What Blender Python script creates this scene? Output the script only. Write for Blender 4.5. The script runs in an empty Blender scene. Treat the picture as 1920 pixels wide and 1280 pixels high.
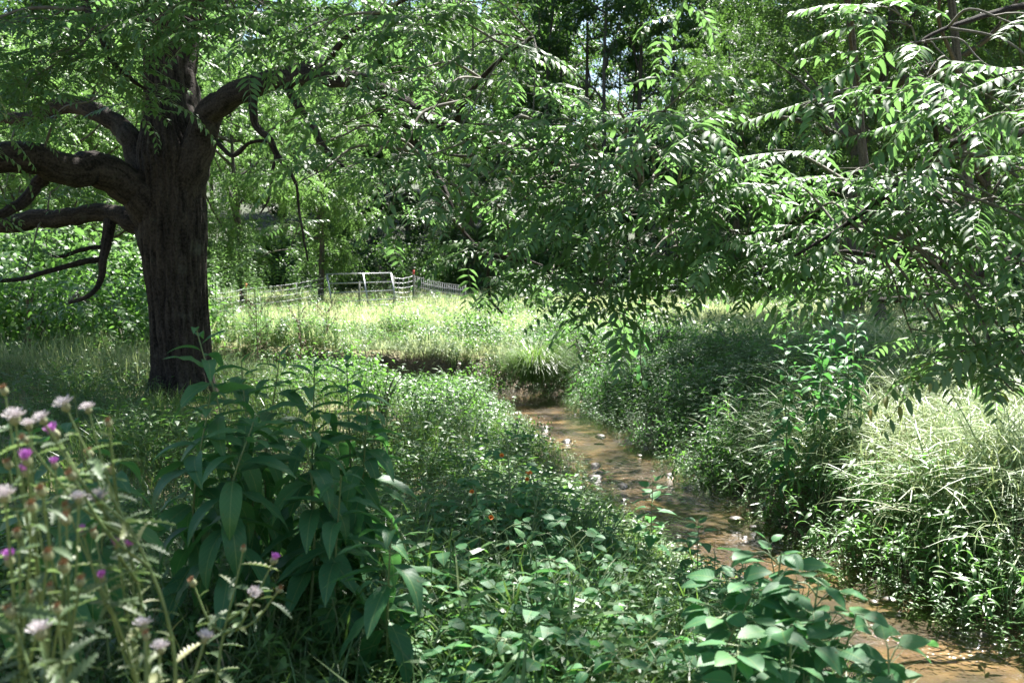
import bpy, math
import numpy as np

# ------------------------------------------------------------------ scene, camera, light
scene = bpy.context.scene
COL = scene.collection
rng = np.random.default_rng(11)
F, CX, CY = 1867.0, 960.0, 640.0
CAMZ, PITCH = 1.65, math.atan(150 / 1867.0)
cam_data = bpy.data.cameras.new('camera')
cam = bpy.data.objects.new('camera', cam_data)
COL.objects.link(cam)
cam.location = (0, 0, CAMZ)
cam.rotation_euler = (math.pi / 2 - PITCH, 0, 0)
cam_data.sensor_width = 36.0
cam_data.lens = 36.0 * F / 1920.0
cam_data.clip_end = 2000
cam_data.dof.use_dof = True
cam_data.dof.focus_distance = 7.5
cam_data.dof.aperture_fstop = 4.0
scene.camera = cam

SUN_EL, SUN_AZ = math.radians(58), math.radians(24)   # azimuth from +Y towards +X
world = bpy.data.worlds.new('World')
scene.world = world
world.use_nodes = True
wn = world.node_tree.nodes
sky = wn.new('ShaderNodeTexSky')
sky.sky_type = 'NISHITA'
sky.sun_disc = False
sky.sun_elevation = SUN_EL
sky.sun_rotation = SUN_AZ
world.node_tree.links.new(sky.outputs['Color'], wn['Background'].inputs['Color'])
wn['Background'].inputs['Strength'].default_value = 0.05
sun_data = bpy.data.lights.new('sun', 'SUN')
sun_data.energy = 5.0
sun_data.angle = math.radians(0.5)
sun_data.color = (1.0, 0.97, 0.92)
sun = bpy.data.objects.new('sun', sun_data)
COL.objects.link(sun)
sun.rotation_euler = (math.pi / 2 - SUN_EL, 0, math.pi - SUN_AZ)
SUND = np.array([math.sin(SUN_AZ) * math.cos(SUN_EL), math.cos(SUN_AZ) * math.cos(SUN_EL), math.sin(SUN_EL)])
scene.view_settings.view_transform = 'Standard'
scene.view_settings.look = 'None'
scene.view_settings.gamma = 1.0
scene.view_settings.exposure = 2.4
cy = scene.cycles
cy.max_bounces = 7
cy.diffuse_bounces = 4
cy.glossy_bounces = 3
cy.transmission_bounces = 5
cy.transparent_max_bounces = 8
cy.caustics_reflective = False
cy.caustics_refractive = False
cy.use_denoising = True

FWD = np.array([0, math.cos(PITCH), -math.sin(PITCH)])
UPV = np.array([0, math.sin(PITCH), math.cos(PITCH)])


def at(px, py, Y):
    """world point seen at photo pixel (px, py), Y metres in front of the camera"""
    d = FWD + (px - CX) / F * np.array([1.0, 0, 0]) + (CY - py) / F * UPV
    return np.array([0, 0, CAMZ]) + d * (Y / d[1])


def ground_at(px, py, z):
    d = FWD + (px - CX) / F * np.array([1.0, 0, 0]) + (CY - py) / F * UPV
    return np.array([0, 0, CAMZ]) + d * ((z - CAMZ) / d[2])


def project(P):
    q = P - np.array([0, 0, CAMZ])
    dep = q @ FWD
    return CX + F * q[:, 0] / dep, CY - F * (q @ UPV) / dep, dep


# ------------------------------------------------------------------ numeric helpers
def hash2(ix, iy, s):
    h = np.sin(ix * 127.1 + iy * 311.7 + s * 74.7) * 43758.5453
    return h - np.floor(h)


def vnoise(x, y, s=0):
    x = np.asarray(x, float); y = np.asarray(y, float)
    ix, iy = np.floor(x), np.floor(y)
    fx, fy = x - ix, y - iy
    fx = fx * fx * (3 - 2 * fx); fy = fy * fy * (3 - 2 * fy)
    a, b = hash2(ix, iy, s), hash2(ix + 1, iy, s)
    c, d = hash2(ix, iy + 1, s), hash2(ix + 1, iy + 1, s)
    return (a * (1 - fx) + b * fx) * (1 - fy) + (c * (1 - fx) + d * fx) * fy


def fbm(x, y, s=0, o=3):
    r, a, t = 0, 0.5, 0
    for k in range(o):
        r = r + a * vnoise(x * 2 ** k, y * 2 ** k, s + k); t += a; a *= 0.5
    return r / t


def norm(v):
    return v / np.maximum(np.linalg.norm(v, axis=-1, keepdims=True), 1e-9)


def frames(d, up=(0, 0, 1), roll=None):
    """rotation matrices whose local +Y is d and local +Z is as near to up as it can be"""
    d = norm(np.atleast_2d(np.asarray(d, float)))
    up = np.broadcast_to(np.asarray(up, float), d.shape)
    x = np.cross(d, up)
    bad = np.linalg.norm(x, axis=1) < 1e-3
    x[bad] = (1, 0, 0)
    x = norm(x)
    z = np.cross(x, d)
    if roll is not None:
        c, s = np.cos(roll)[:, None], np.sin(roll)[:, None]
        x, z = c * x + s * z, c * z - s * x
    return np.stack([x, d, z], axis=2)


def rand_dir(n, zlo=-1.0, zhi=1.0):
    a = rng.uniform(0, 2 * math.pi, n)
    z = rng.uniform(zlo, zhi, n)
    r = np.sqrt(np.maximum(0, 1 - z * z))
    return np.stack([r * np.cos(a), r * np.sin(a), z], 1)


def catmull(P, n):
    """n samples through the rows of P (any number of columns)"""
    P = np.asarray(P, float)
    if len(P) < 3:
        t = np.linspace(0, 1, n)[:, None]
        return P[0] * (1 - t) + P[-1] * t
    Q = np.vstack([2 * P[0] - P[1], P, 2 * P[-1] - P[-2]])
    u = np.linspace(0, len(P) - 1, n)
    i = np.minimum(u.astype(int), len(P) - 2)
    t = (u - i)[:, None]
    a, b, c, d = Q[i], Q[i + 1], Q[i + 2], Q[i + 3]
    return 0.5 * (2 * b + (c - a) * t + (2 * a - 5 * b + 4 * c - d) * t ** 2 + (3 * b - 3 * c + d - a) * t ** 3)


class Geo:
    """triangles with uv, gathered and linked as one mesh"""
    def __init__(self):
        self.v, self.t, self.u, self.m, self.n = [], [], [], [], 0

    def add(self, V, T, U=None, mi=0):
        V = np.asarray(V, float).reshape(-1, 3); T = np.asarray(T, int).reshape(-1, 3)
        if U is None:
            U = np.zeros((len(V), 2))
        self.v.append(V); self.t.append(T + self.n); self.u.append(U)
        self.m.append(np.full(len(T), mi)); self.n += len(V)
        return self

    def tpl(self):
        return (np.vstack(self.v), np.vstack(self.t), np.vstack(self.u), np.concatenate(self.m))

    def put(self, tpl, R, P):
        """copies of a template under matrices R (M,3,3), at P (M,3)"""
        V, T, U, MI = tpl
        M = len(P)
        if M == 0:
            return self
        W = np.einsum('mij,nj->mni', R, V) + np.asarray(P)[:, None, :]
        TT = (T[None] + (np.arange(M) * len(V))[:, None, None]).reshape(-1, 3)
        self.v.append(W.reshape(-1, 3)); self.t.append(TT + self.n)
        self.u.append(np.tile(U, (M, 1))); self.m.append(np.tile(MI, M)); self.n += M * len(V)
        return self

    def mesh(self, name, mats, smooth=True):
        V, T, U, MI = self.tpl()
        return mesh_of(name, (V, T, U, MI), mats, smooth)


def mesh_of(name, tpl, mats, smooth=True):
    V, T, U, MI = tpl
    me = bpy.data.meshes.new(name)
    me.vertices.add(len(V)); me.loops.add(len(T) * 3); me.polygons.add(len(T))
    me.vertices.foreach_set('co', np.ascontiguousarray(V, dtype=np.float32).ravel())
    me.loops.foreach_set('vertex_index', np.ascontiguousarray(T, dtype=np.int32).ravel())
    me.polygons.foreach_set('loop_start', np.arange(0, len(T) * 3, 3, dtype=np.int32))
    me.polygons.foreach_set('use_smooth', np.full(len(T), smooth))
    me.polygons.foreach_set('material_index', np.asarray(MI, dtype=np.int32))
    uvl = me.uv_layers.new(name='uv')
    uvl.data.foreach_set('uv', np.ascontiguousarray(U[T.ravel()], dtype=np.float32).ravel())
    for m in (mats if isinstance(mats, (list, tuple)) else [mats]):
        me.materials.append(m)
    me.update(); me.validate()
    return me


def link(name, mesh, parent=None, loc=None, **props):
    o = bpy.data.objects.new(name, mesh)
    COL.objects.link(o)
    if parent is not None:
        o.parent = parent
    if loc is not None:
        o.location = loc
    for k, v in props.items():
        o[k] = v
    return o


def thing(name, label, cat, loc=(0, 0, 0), group=None):
    o = link(name, None, None, loc, label=label, category=cat)
    o.empty_display_size = 0.1
    if group:
        o['group'] = group
    return o


def place(o, R, p):
    """set an object's matrix from a 3x3 and a point, relative to its parent's location"""
    from mathutils import Matrix
    m = Matrix(((*R[0], p[0]), (*R[1], p[1]), (*R[2], p[2]), (0, 0, 0, 1)))
    o.matrix_basis = m


# ------------------------------------------------------------------ shape templates
def leaf_tpl(L=1.0, W=0.3, rows=5, kind='lance', fold=0.25, curl=0.15, wave=0.0, mi=0):
    t = np.linspace(0, 1, rows + 1)
    if kind == 'lance':
        w = np.sin(np.pi * t ** 0.8) ** 0.85
    elif kind == 'ovate':
        w = np.sin(np.pi * t ** 0.68) ** 0.8
    elif kind == 'heart':
        w = np.sin(np.pi * (0.08 + 0.92 * t) ** 0.6) ** 0.75
    else:
        w = np.where(t < 0.15, t / 0.15, 1 - ((t - 0.15) / 0.85) ** 2)
    w = np.maximum(w, 0.0); w[0] = 0.03; w[-1] = 0.0
    w = w / w.max() * W / 2
    V, U = [], []
    ang = curl * 2.2
    for i, ti in enumerate(t):
        y = L * (math.sin(ang * ti) / ang if ang > 1e-4 else ti)
        z = -L * ((1 - math.cos(ang * ti)) / ang if ang > 1e-4 else 0)
        wv = wave * W * math.sin(ti * 17)
        for s in (-1, 0, 1):
            V.append((s * w[i], y, z + (abs(s) * fold * w[i]) + (wv * s if s else 0)))
            U.append((0.5 + 0.5 * s * (w[i] / (W / 2)), ti))
    T = []
    for i in range(rows):
        a, b = i * 3, i * 3 + 3
        for k in (0, 1):
            if i == rows - 1:
                T.append((a + k, a + k + 1, b + 1))
            else:
                T += [(a + k, a + k + 1, b + k + 1), (a + k, b + k + 1, b + k)]
    return (np.array(V, float), np.array(T), np.array(U), np.full(len(T), mi))


def leaf_low(L=1.0, W=0.3, fold=0.2, curl=0.1, mi=0):
    """six-point folded leaf, four triangles"""
    h = W / 2
    V = [(0, 0, 0), (-h, .33 * L, fold * h), (h, .33 * L, fold * h), (-.72 * h, .68 * L, fold * h - curl * L * .4),
         (.72 * h, .68 * L, fold * h - curl * L * .4), (0, L, -curl * L)]
    T = [(0, 2, 1), (1, 2, 4), (1, 4, 3), (3, 4, 5)]
    U = [(.5, 0), (0, .33), (1, .33), (.14, .68), (.86, .68), (.5, 1)]
    return (np.array(V, float), np.array(T), np.array(U, float), np.full(4, mi))


def leaf_card(L=1.0, W=0.5, mi=0):
    V = [(0, 0, 0), (-W / 2, .45 * L, .03 * L), (W / 2, .45 * L, .03 * L), (0, L, -.08 * L)]
    return (np.array(V, float), np.array([(0, 2, 1), (1, 2, 3)]), np.array([(.5, 0), (0, .45), (1, .45), (.5, 1)], float), np.zeros(2, int) + mi)


def tube(path, rad, sides=8, cap=True, mi=0, rough=0.0, seed=0, vscale=1.0):
    path = np.asarray(path, float); n = len(path)
    rad = np.broadcast_to(np.asarray(rad, float), (n,))
    tan = norm(np.gradient(path, axis=0))
    ref = np.array([0, 0, 1.0]) if abs(tan[0][2]) < 0.9 else np.array([0, 1.0, 0])
    X = [norm(np.cross(ref, tan[0]))]
    for i in range(1, n):
        x = X[-1] - tan[i] * (X[-1] @ tan[i])
        X.append(norm(x))
    X = np.array(X); Y = np.cross(tan, X)
    a = np.linspace(0, 2 * math.pi, sides, endpoint=False)
    ln = np.concatenate([[0], np.cumsum(np.linalg.norm(np.diff(path, axis=0), axis=1))])
    r = np.repeat(rad[:, None], sides, 1)
    if rough:
        aa = np.repeat(a[None], n, 0); ll = np.repeat(ln[:, None], sides, 1)
        nz = fbm(np.cos(aa) * 2.2 + ll * 2.2 + seed, np.sin(aa) * 2.2 + ll * 1.3 + seed * 3, seed, 3) - 0.5
        r = r * (1 + rough * nz)
    V = path[:, None, :] + r[..., None] * (np.cos(a)[None, :, None] * X[:, None, :] + np.sin(a)[None, :, None] * Y[:, None, :])
    U = np.stack([np.repeat(a[None] / (2 * math.pi), n, 0), np.repeat(ln[:, None] * vscale, sides, 1)], 2)
    T = []
    for i in range(n - 1):
        for k in range(sides):
            p, q = i * sides + k, i * sides + (k + 1) % sides
            T += [(p, q, q + sides), (p, q + sides, p + sides)]
    V = V.reshape(-1, 3); U = U.reshape(-1, 2)
    if cap:
        V = np.vstack([V, path[-1:], path[:1]]); U = np.vstack([U, [[0.5, 0]], [[0.5, 0]]])
        e, s0 = len(V) - 2, len(V) - 1
        b = (n - 1) * sides
        for k in range(sides):
            T.append((b + k, b + (k + 1) % sides, e)); T.append(((k + 1) % sides, k, s0))
    return (V, np.array(T), U, np.full(len(T), mi))


def ribbon(path, width, mi=0):
    """thin three-sided stem for fine twigs and rachises"""
    return tube(path, width, 3, False, mi)


def pinnate(L=0.45, pairs=8, ll=0.105, lw=0.033, droop=0.5, low=False, seed=0):
    """compound walnut leaf along +Y with drooping rachis; material 0 leaf, 1 stalk"""
    r = np.random.default_rng(seed)
    g = Geo()
    t = np.linspace(0, 1, 7)
    ang = droop
    path = np.stack([0.03 * np.sin(t * 5 + seed), L * np.sin(ang * t) / ang, -L * (1 - np.cos(ang * t)) / ang], 1)
    g.add(*ribbon(path, np.linspace(.0028, .0012, 7), 1)[:3], mi=1)
    ts = np.linspace(0.16, 0.99, pairs)
    for i, ti in enumerate(ts):
        p = np.array([np.interp(ti, t, path[:, k]) for k in range(3)])
        tg = np.array([0, math.cos(ang * ti), -math.sin(ang * ti)])
        sz = (0.62 + 0.5 * math.sin(math.pi * min(1, 0.15 + ti * 0.85))) * r.uniform(.88, 1.1)
        for s in (-1, 1):
            sp = r.uniform(.25, .55) + 0.35 * ti
            d = np.array([s, 0, 0]) + tg * sp + np.array([0, 0, -r.uniform(.0, .35)])
            tp = leaf_low(ll * sz, lw * sz, .35, r.uniform(.05, .25)) if low else leaf_tpl(ll * sz, lw * sz, 4, 'lance', .35, r.uniform(.1, .35))
            R = frames(d, (0, 0, 1) + np.array([r.normal(0, .2), r.normal(0, .2), 0]))
            g.put(tp, R, (p + tg * r.uniform(-.01, .01))[None])
    return g.tpl()


# ------------------------------------------------------------------ materials
def nodes_of(name):
    m = bpy.data.materials.new(name)
    m.use_nodes = True
    nt = m.node_tree
    nt.nodes.clear()
    out = nt.nodes.new('ShaderNodeOutputMaterial')
    return m, nt, out


def N(nt, typ, **kw):
    n = nt.nodes.new(typ)
    for k, v in kw.items():
        setattr(n, k, v)
    return n


def ramp(nt, fac, stops):
    r = N(nt, 'ShaderNodeValToRGB')
    el = r.color_ramp.elements
    while len(el) < len(stops):
        el.new(0.5)
    for e, (p, c) in zip(el, stops):
        e.position = p; e.color = (*c, 1)
    nt.links.new(fac, r.inputs['Fac'])
    return r.outputs['Color']


def leaf_mat(name, cols, trans, tmix=0.42, rough=0.42, veins=False, spec=0.5, patch=0.6):
    """cols: list of (position, colour) the leaf colours vary through, leaf by leaf"""
    m, nt, out = nodes_of(name)
    L = nt.links.new
    geo = N(nt, 'ShaderNodeNewGeometry')
    oi = N(nt, 'ShaderNodeObjectInfo')
    tc = N(nt, 'ShaderNodeTexCoord')
    nz = N(nt, 'ShaderNodeTexNoise'); nz.inputs['Scale'].default_value = patch; nz.inputs['Detail'].default_value = 2
    L(geo.outputs['Position'], nz.inputs['Vector'])
    add = N(nt, 'ShaderNodeMath', operation='ADD')
    L(geo.outputs['Random Per Island'], add.inputs[0]); L(oi.outputs['Random'], add.inputs[1])
    fr = N(nt, 'ShaderNodeMath', operation='FRACT'); L(add.outputs[0], fr.inputs[0])
    mx = N(nt, 'ShaderNodeMath', operation='MULTIPLY_ADD'); mx.inputs[1].default_value = 0.6
    nsub = N(nt, 'ShaderNodeMath', operation='MULTIPLY_ADD'); nsub.inputs[1].default_value = 1.1; nsub.inputs[2].default_value = -0.33
    L(nz.outputs['Fac'], nsub.inputs[0]); L(fr.outputs[0], mx.inputs[0]); L(nsub.outputs[0], mx.inputs[2])
    col = ramp(nt, mx.outputs[0], cols)
    bump_out = None
    if veins:
        uv = N(nt, 'ShaderNodeSeparateXYZ'); L(tc.outputs['UV'], uv.inputs[0])
        ab = N(nt, 'ShaderNodeMath', operation='SUBTRACT'); ab.inputs[1].default_value = 0.5; L(uv.outputs['X'], ab.inputs[0])
        ab2 = N(nt, 'ShaderNodeMath', operation='ABSOLUTE'); L(ab.outputs[0], ab2.inputs[0])
        mid = N(nt, 'ShaderNodeMath', operation='LESS_THAN'); mid.inputs[1].default_value = 0.018; L(ab2.outputs[0], mid.inputs[0])
        # side veins run forward from the midrib
        vy = N(nt, 'ShaderNodeMath', operation='MULTIPLY_ADD'); vy.inputs[1].default_value = -0.55; L(ab2.outputs[0], vy.inputs[0]); L(uv.outputs['Y'], vy.inputs[2])
        vs = N(nt, 'ShaderNodeMath', operation='MULTIPLY'); vs.inputs[1].default_value = 62; L(vy.outputs[0], vs.inputs[0])
        sn = N(nt, 'ShaderNodeMath', operation='SINE'); L(vs.outputs[0], sn.inputs[0])
        pw = N(nt, 'ShaderNodeMath', operation='GREATER_THAN'); pw.inputs[1].default_value = 0.95; L(sn.outputs[0], pw.inputs[0])
        vv = N(nt, 'ShaderNodeMath', operation='MULTIPLY_ADD'); vv.inputs[1].default_value = 0.35; L(pw.outputs[0], vv.inputs[0]); L(mid.outputs[0], vv.inputs[2])
        vc = N(nt, 'ShaderNodeMix', data_type='RGBA')
        vc.inputs['B'].default_value = (0.16, 0.24, 0.08, 1)
        L(vv.outputs[0], vc.inputs['Factor']); L(col, vc.inputs['A'])
        col = vc.outputs['Result']
        sp_ = N(nt, 'ShaderNodeTexNoise'); sp_.inputs['Scale'].default_value = 70; sp_.inputs['Detail'].default_value = 3
        L(geo.outputs['Position'], sp_.inputs['Vector'])
        blot = ramp(nt, sp_.outputs['Fac'], [(.66, (0, 0, 0)), (.72, (.8, .8, .8))])
        vb = N(nt, 'ShaderNodeMix', data_type='RGBA'); vb.inputs['B'].default_value = (.14, .11, .035, 1)
        L(blot, vb.inputs['Factor']); L(col, vb.inputs['A']); col = vb.outputs['Result']
        bp = N(nt, 'ShaderNodeBump'); bp.inputs['Strength'].default_value = 0.12; bp.inputs['Distance'].default_value = 0.001
        L(sn.outputs[0], bp.inputs['Height']); bump_out = bp.outputs['Normal']
    p = N(nt, 'ShaderNodeBsdfPrincipled')
    p.inputs['Roughness'].default_value = rough
    p.inputs['Specular IOR Level'].default_value = spec
    L(col, p.inputs['Base Color'])
    t = N(nt, 'ShaderNodeBsdfTranslucent')
    hsv = N(nt, 'ShaderNodeMix', data_type='RGBA', blend_type='MIX'); hsv.inputs['Factor'].default_value = 0.75
    hsv.inputs['B'].default_value = (*trans, 1)
    L(col, hsv.inputs['A']); L(hsv.outputs['Result'], t.inputs['Color'])
    if bump_out:
        L(bump_out, p.inputs['Normal'])
    ms = N(nt, 'ShaderNodeMixShader'); ms.inputs['Fac'].default_value = tmix
    L(p.outputs[0], ms.inputs[1]); L(t.outputs[0], ms.inputs[2]); L(ms.outputs[0], out.inputs['Surface'])
    return m


def plain_mat(name, c1, c2, scale=8.0, rough=0.8, bump=0.3, metal=0.0, dist=0.01, stretch=(1, 1, 1)):
    m, nt, out = nodes_of(name)
    L = nt.links.new
    tc = N(nt, 'ShaderNodeTexCoord'); mp = N(nt, 'ShaderNodeMapping')
    mp.inputs['Scale'].default_value = stretch
    nz = N(nt, 'ShaderNodeTexNoise'); nz.inputs['Scale'].default_value = scale; nz.inputs['Detail'].default_value = 6
    L(tc.outputs['Object'], mp.inputs['Vector']); L(mp.outputs[0], nz.inputs['Vector'])
    col = ramp(nt, nz.outputs['Fac'], [(0.32, c1), (0.68, c2)])
    p = N(nt, 'ShaderNodeBsdfPrincipled')
    p.inputs['Roughness'].default_value = rough; p.inputs['Metallic'].default_value = metal
    L(col, p.inputs['Base Color'])
    b = N(nt, 'ShaderNodeBump'); b.inputs['Strength'].default_value = bump; b.inputs['Distance'].default_value = dist
    L(nz.outputs['Fac'], b.inputs['Height']); L(b.outputs[0], p.inputs['Normal'])
    L(p.outputs[0], out.inputs['Surface'])
    return m


def bark_mat(name, dark, light, lichen=(0.13, 0.135, 0.11), vs=9.0):
    m, nt, out = nodes_of(name)
    L = nt.links.new
    tc = N(nt, 'ShaderNodeTexCoord'); mp = N(nt, 'ShaderNodeMapping')
    mp.inputs['Scale'].default_value = (vs * 3.2, vs * 0.55, 1)
    L(tc.outputs['UV'], mp.inputs['Vector'])
    nz = N(nt, 'ShaderNodeTexNoise'); nz.inputs['Scale'].default_value = 1.0; nz.inputs['Detail'].default_value = 7; nz.inputs['Roughness'].default_value = 0.65
    nz.inputs['Distortion'].default_value = 0.6
    L(mp.outputs[0], nz.inputs['Vector'])
    n2 = N(nt, 'ShaderNodeTexNoise'); n2.inputs['Scale'].default_value = 3.0; n2.inputs['Detail'].default_value = 5
    L(tc.outputs['Object'], n2.inputs['Vector'])
    n4 = N(nt, 'ShaderNodeTexNoise'); n4.inputs['Scale'].default_value = 38.0; n4.inputs['Detail'].default_value = 6
    L(tc.outputs['Object'], n4.inputs['Vector'])
    mixn = N(nt, 'ShaderNodeMath', operation='MULTIPLY_ADD'); mixn.inputs[1].default_value = 0.4
    msc = N(nt, 'ShaderNodeMath', operation='MULTIPLY'); msc.inputs[1].default_value = 0.6
    L(nz.outputs['Fac'], msc.inputs[0]); L(n4.outputs['Fac'], mixn.inputs[0]); L(msc.outputs[0], mixn.inputs[2])
    col = ramp(nt, mixn.outputs[0], [(0.40, dark), (0.60, light)])
    li = ramp(nt, n2.outputs['Fac'], [(0.60, (0, 0, 0)), (0.75, (0.4, 0.4, 0.4))])
    mx = N(nt, 'ShaderNodeMix', data_type='RGBA'); mx.inputs['B'].default_value = (*lichen, 1)
    L(li, mx.inputs['Factor']); L(col, mx.inputs['A'])
    p = N(nt, 'ShaderNodeBsdfPrincipled'); p.inputs['Roughness'].default_value = 0.9
    p.inputs['Specular IOR Level'].default_value = 0.2
    L(mx.outputs['Result'], p.inputs['Base Color'])
    b = N(nt, 'ShaderNodeBump'); b.inputs['Strength'].default_value = 1.0; b.inputs['Distance'].default_value = 0.03
    L(mixn.outputs[0], b.inputs['Height']); L(b.outputs[0], p.inputs['Normal'])
    L(p.outputs[0], out.inputs['Surface'])
    return m


M = {}
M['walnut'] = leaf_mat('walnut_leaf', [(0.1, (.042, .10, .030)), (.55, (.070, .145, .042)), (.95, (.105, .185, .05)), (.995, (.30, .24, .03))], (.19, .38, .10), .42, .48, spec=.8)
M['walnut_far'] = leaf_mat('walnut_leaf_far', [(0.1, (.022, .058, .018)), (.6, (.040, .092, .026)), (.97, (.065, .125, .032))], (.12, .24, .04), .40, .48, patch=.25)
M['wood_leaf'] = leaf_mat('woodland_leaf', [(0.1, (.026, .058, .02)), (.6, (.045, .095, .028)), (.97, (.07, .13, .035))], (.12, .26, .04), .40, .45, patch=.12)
M['sunny_leaf'] = leaf_mat('young_tree_leaf', [(0.1, (.05, .11, .025)), (.6, (.08, .16, .035)), (.97, (.11, .19, .045))], (.20, .37, .09), .45, .45, patch=.25)
M['shrub_leaf'] = leaf_mat('shrub_leaf', [(0.1, (.04, .095, .022)), (.6, (.07, .145, .03)), (.97, (.10, .18, .04))], (.18, .36, .08), .42, .45, patch=.4)
M['wing_leaf'] = leaf_mat('wingstem_leaf', [(0.1, (.032, .105, .042)), (.6, (.046, .135, .050)), (.97, (.070, .17, .052))], (.12, .36, .07), .34, .46, veins=True, spec=.28)
M['jewel_leaf'] = leaf_mat('jewelweed_leaf', [(0.1, (.045, .14, .058)), (.6, (.066, .18, .072)), (.97, (.105, .235, .078))], (.15, .42, .10), .40, .5, veins=True, spec=.25)
M['smart_leaf'] = leaf_mat('smartweed_leaf', [(0.1, (.05, .125, .03)), (.6, (.078, .17, .04)), (.97, (.12, .21, .055))], (.18, .42, .07), .38, .42, spec=.6)
M['herb_leaf'] = leaf_mat('herb_leaf', [(0.05, (.036, .088, .024)), (.5, (.058, .13, .034)), (.97, (.10, .18, .045))], (.19, .42, .06), .42, .42, patch=.9, spec=.45)
M['dark_herb'] = leaf_mat('stilt_grass_leaf', [(0.05, (.04, .10, .035)), (.5, (.06, .135, .042)), (.97, (.09, .165, .05))], (.16, .38, .07), .40, .45, patch=.9, spec=.35)
M['grass'] = leaf_mat('grass_blade', [(0.05, (.045, .10, .022)), (.55, (.075, .145, .034)), (.85, (.13, .17, .05)), (.97, (.34, .28, .14))], (.19, .34, .06), .36, .42, patch=.8)
M['field_grass'] = leaf_mat('meadow_grass_blade', [(0.0, (.15, .23, .08)), (.45, (.24, .32, .13)), (.75, (.35, .40, .20)), (.98, (.52, .47, .31))], (.52, .58, .28), .5, .5, patch=.35)
M['straw'] = leaf_mat('straw_grass_blade', [(0.0, (.10, .17, .055)), (.4, (.16, .25, .09)), (.72, (.25, .32, .14)), (.98, (.42, .41, .26))], (.32, .38, .15), .36, .46, patch=.8)
M['thistle_leaf'] = leaf_mat('thistle_leaf', [(0.1, (.06, .10, .045)), (.6, (.10, .15, .07)), (.97, (.19, .19, .09))], (.22, .34, .10), .35, .5)
M['stem'] = plain_mat('green_stem', (.07, .12, .035), (.12, .16, .05), 20, .55, .2)
M['pale_stem'] = plain_mat('pale_stem', (.13, .19, .07), (.2, .24, .11), 20, .55, .2)
M['red_stem'] = plain_mat('reddish_stem', (.10, .06, .035), (.12, .12, .05), 12, .5, .2)
M['dead'] = plain_mat('dead_stalk', (.08, .05, .03), (.16, .10, .06), 18, .85, .3)
M['dry'] = plain_mat('dry_stalk', (.30, .24, .15), (.45, .37, .25), 18, .8, .2)
M['twig'] = plain_mat('twig_bark', (.07, .06, .045), (.15, .135, .11), 14, .85, .5)
M['bark'] = bark_mat('walnut_bark', (.008, .006, .005), (.058, .046, .039))
M['limb_bark'] = bark_mat('walnut_limb_bark', (.009, .007, .006), (.060, .048, .041), vs=5)
M['wood_bark'] = bark_mat('woodland_bark', (.035, .03, .025), (.13, .115, .10), vs=4)
M['purple'] = plain_mat('thistle_purple', (.40, .13, .42), (.58, .27, .58), 60, .7, .2)
M['fluff'] = plain_mat('thistle_down', (.46, .42, .42), (.66, .61, .61), 60, .9, .1)
M['bract'] = plain_mat('thistle_bract', (.10, .13, .06), (.20, .20, .10), 80, .7, .5)
M['brown_head'] = plain_mat('dried_flower_head', (.16, .09, .05), (.34, .20, .11), 60, .9, .5)
M['orange'] = plain_mat('jewelweed_flower', (.65, .16, .02), (.85, .28, .03), 60, .6, .1)
M['white_petal'] = plain_mat('white_petal', (.66, .66, .62), (.8, .8, .78), 30, .7, .1)
M['galv'] = plain_mat('galvanised_steel', (.26, .27, .28), (.42, .43, .44), 30, .45, .1, .6)
M['wire'] = plain_mat('fence_wire', (.24, .25, .26), (.36, .37, .38), 30, .45, .1, .5)
M['dark_wire'] = plain_mat('dark_fence_wire', (.05, .05, .045), (.09, .085, .08), 30, .6, .1, .3)
M['post'] = plain_mat('rusty_post_paint', (.09, .055, .04), (.15, .10, .07), 20, .75, .2)
M['post_green'] = plain_mat('dull_post_paint', (.10, .11, .09), (.17, .17, .15), 20, .65, .2)
M['red'] = plain_mat('red_post_cap', (.42, .03, .03), (.55, .06, .05), 20, .55, .1)
M['stone'] = plain_mat('stream_stone', (.03, .022, .014), (.085, .062, .042), 9, .45, .6)

# ------------------------------------------------------------------ the land
WATER = -0.55
# centre line of the brook, from off to the right near the camera, past the bend, upstream to the left
STREAM = np.array([
    (8.5, .8), (5.2, 2.6), (3.5, 3.95), (2.75, 4.95), (2.38, 5.65), (2.08, 6.3), (1.82, 7.1), (1.64, 8.05), (1.48, 9.1), (1.30, 10.5), (1.04, 11.9),
    (.70, 13.6), (.36, 15.3), (-.2, 16.3), (-.95, 16.8), (-2.0, 17.35), (-3.4, 17.7), (-6, 18.1), (-10, 18.0), (-16, 19.5), (-30, 22)])
SP = catmull(STREAM, 140)
SW = np.interp(np.linspace(0, 1, 140), [0, .15, .3, .42, .55, .68, .8, 1], [.52, .49, .44, .44, .46, .47, .5, .55])   # half width


def stream_info(x, y):
    """distance to the centre line, signed side (+ is the right bank as seen), place along it"""
    x = np.asarray(x, float).ravel(); y = np.asarray(y, float).ravel()
    best = np.full(len(x), 1e9); side = np.zeros(len(x)); along = np.zeros(len(x))
    for i in range(len(SP) - 1):
        a, b = SP[i], SP[i + 1]
        d = b - a; L2 = d @ d
        t = np.clip(((x - a[0]) * d[0] + (y - a[1]) * d[1]) / L2, 0, 1)
        ex, ey = x - a[0] - t * d[0], y - a[1] - t * d[1]
        q = ex * ex + ey * ey
        k = q < best
        best[k] = q[k]; side[k] = np.sign(d[1] * ex[k] - d[0] * ey[k]); along[k] = i + t[k]
    return np.sqrt(best), side, along


def sstep(a, b, x):
    t = np.clip((x - a) / (b - a), 0, 1)
    return t * t * (3 - 2 * t)


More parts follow.
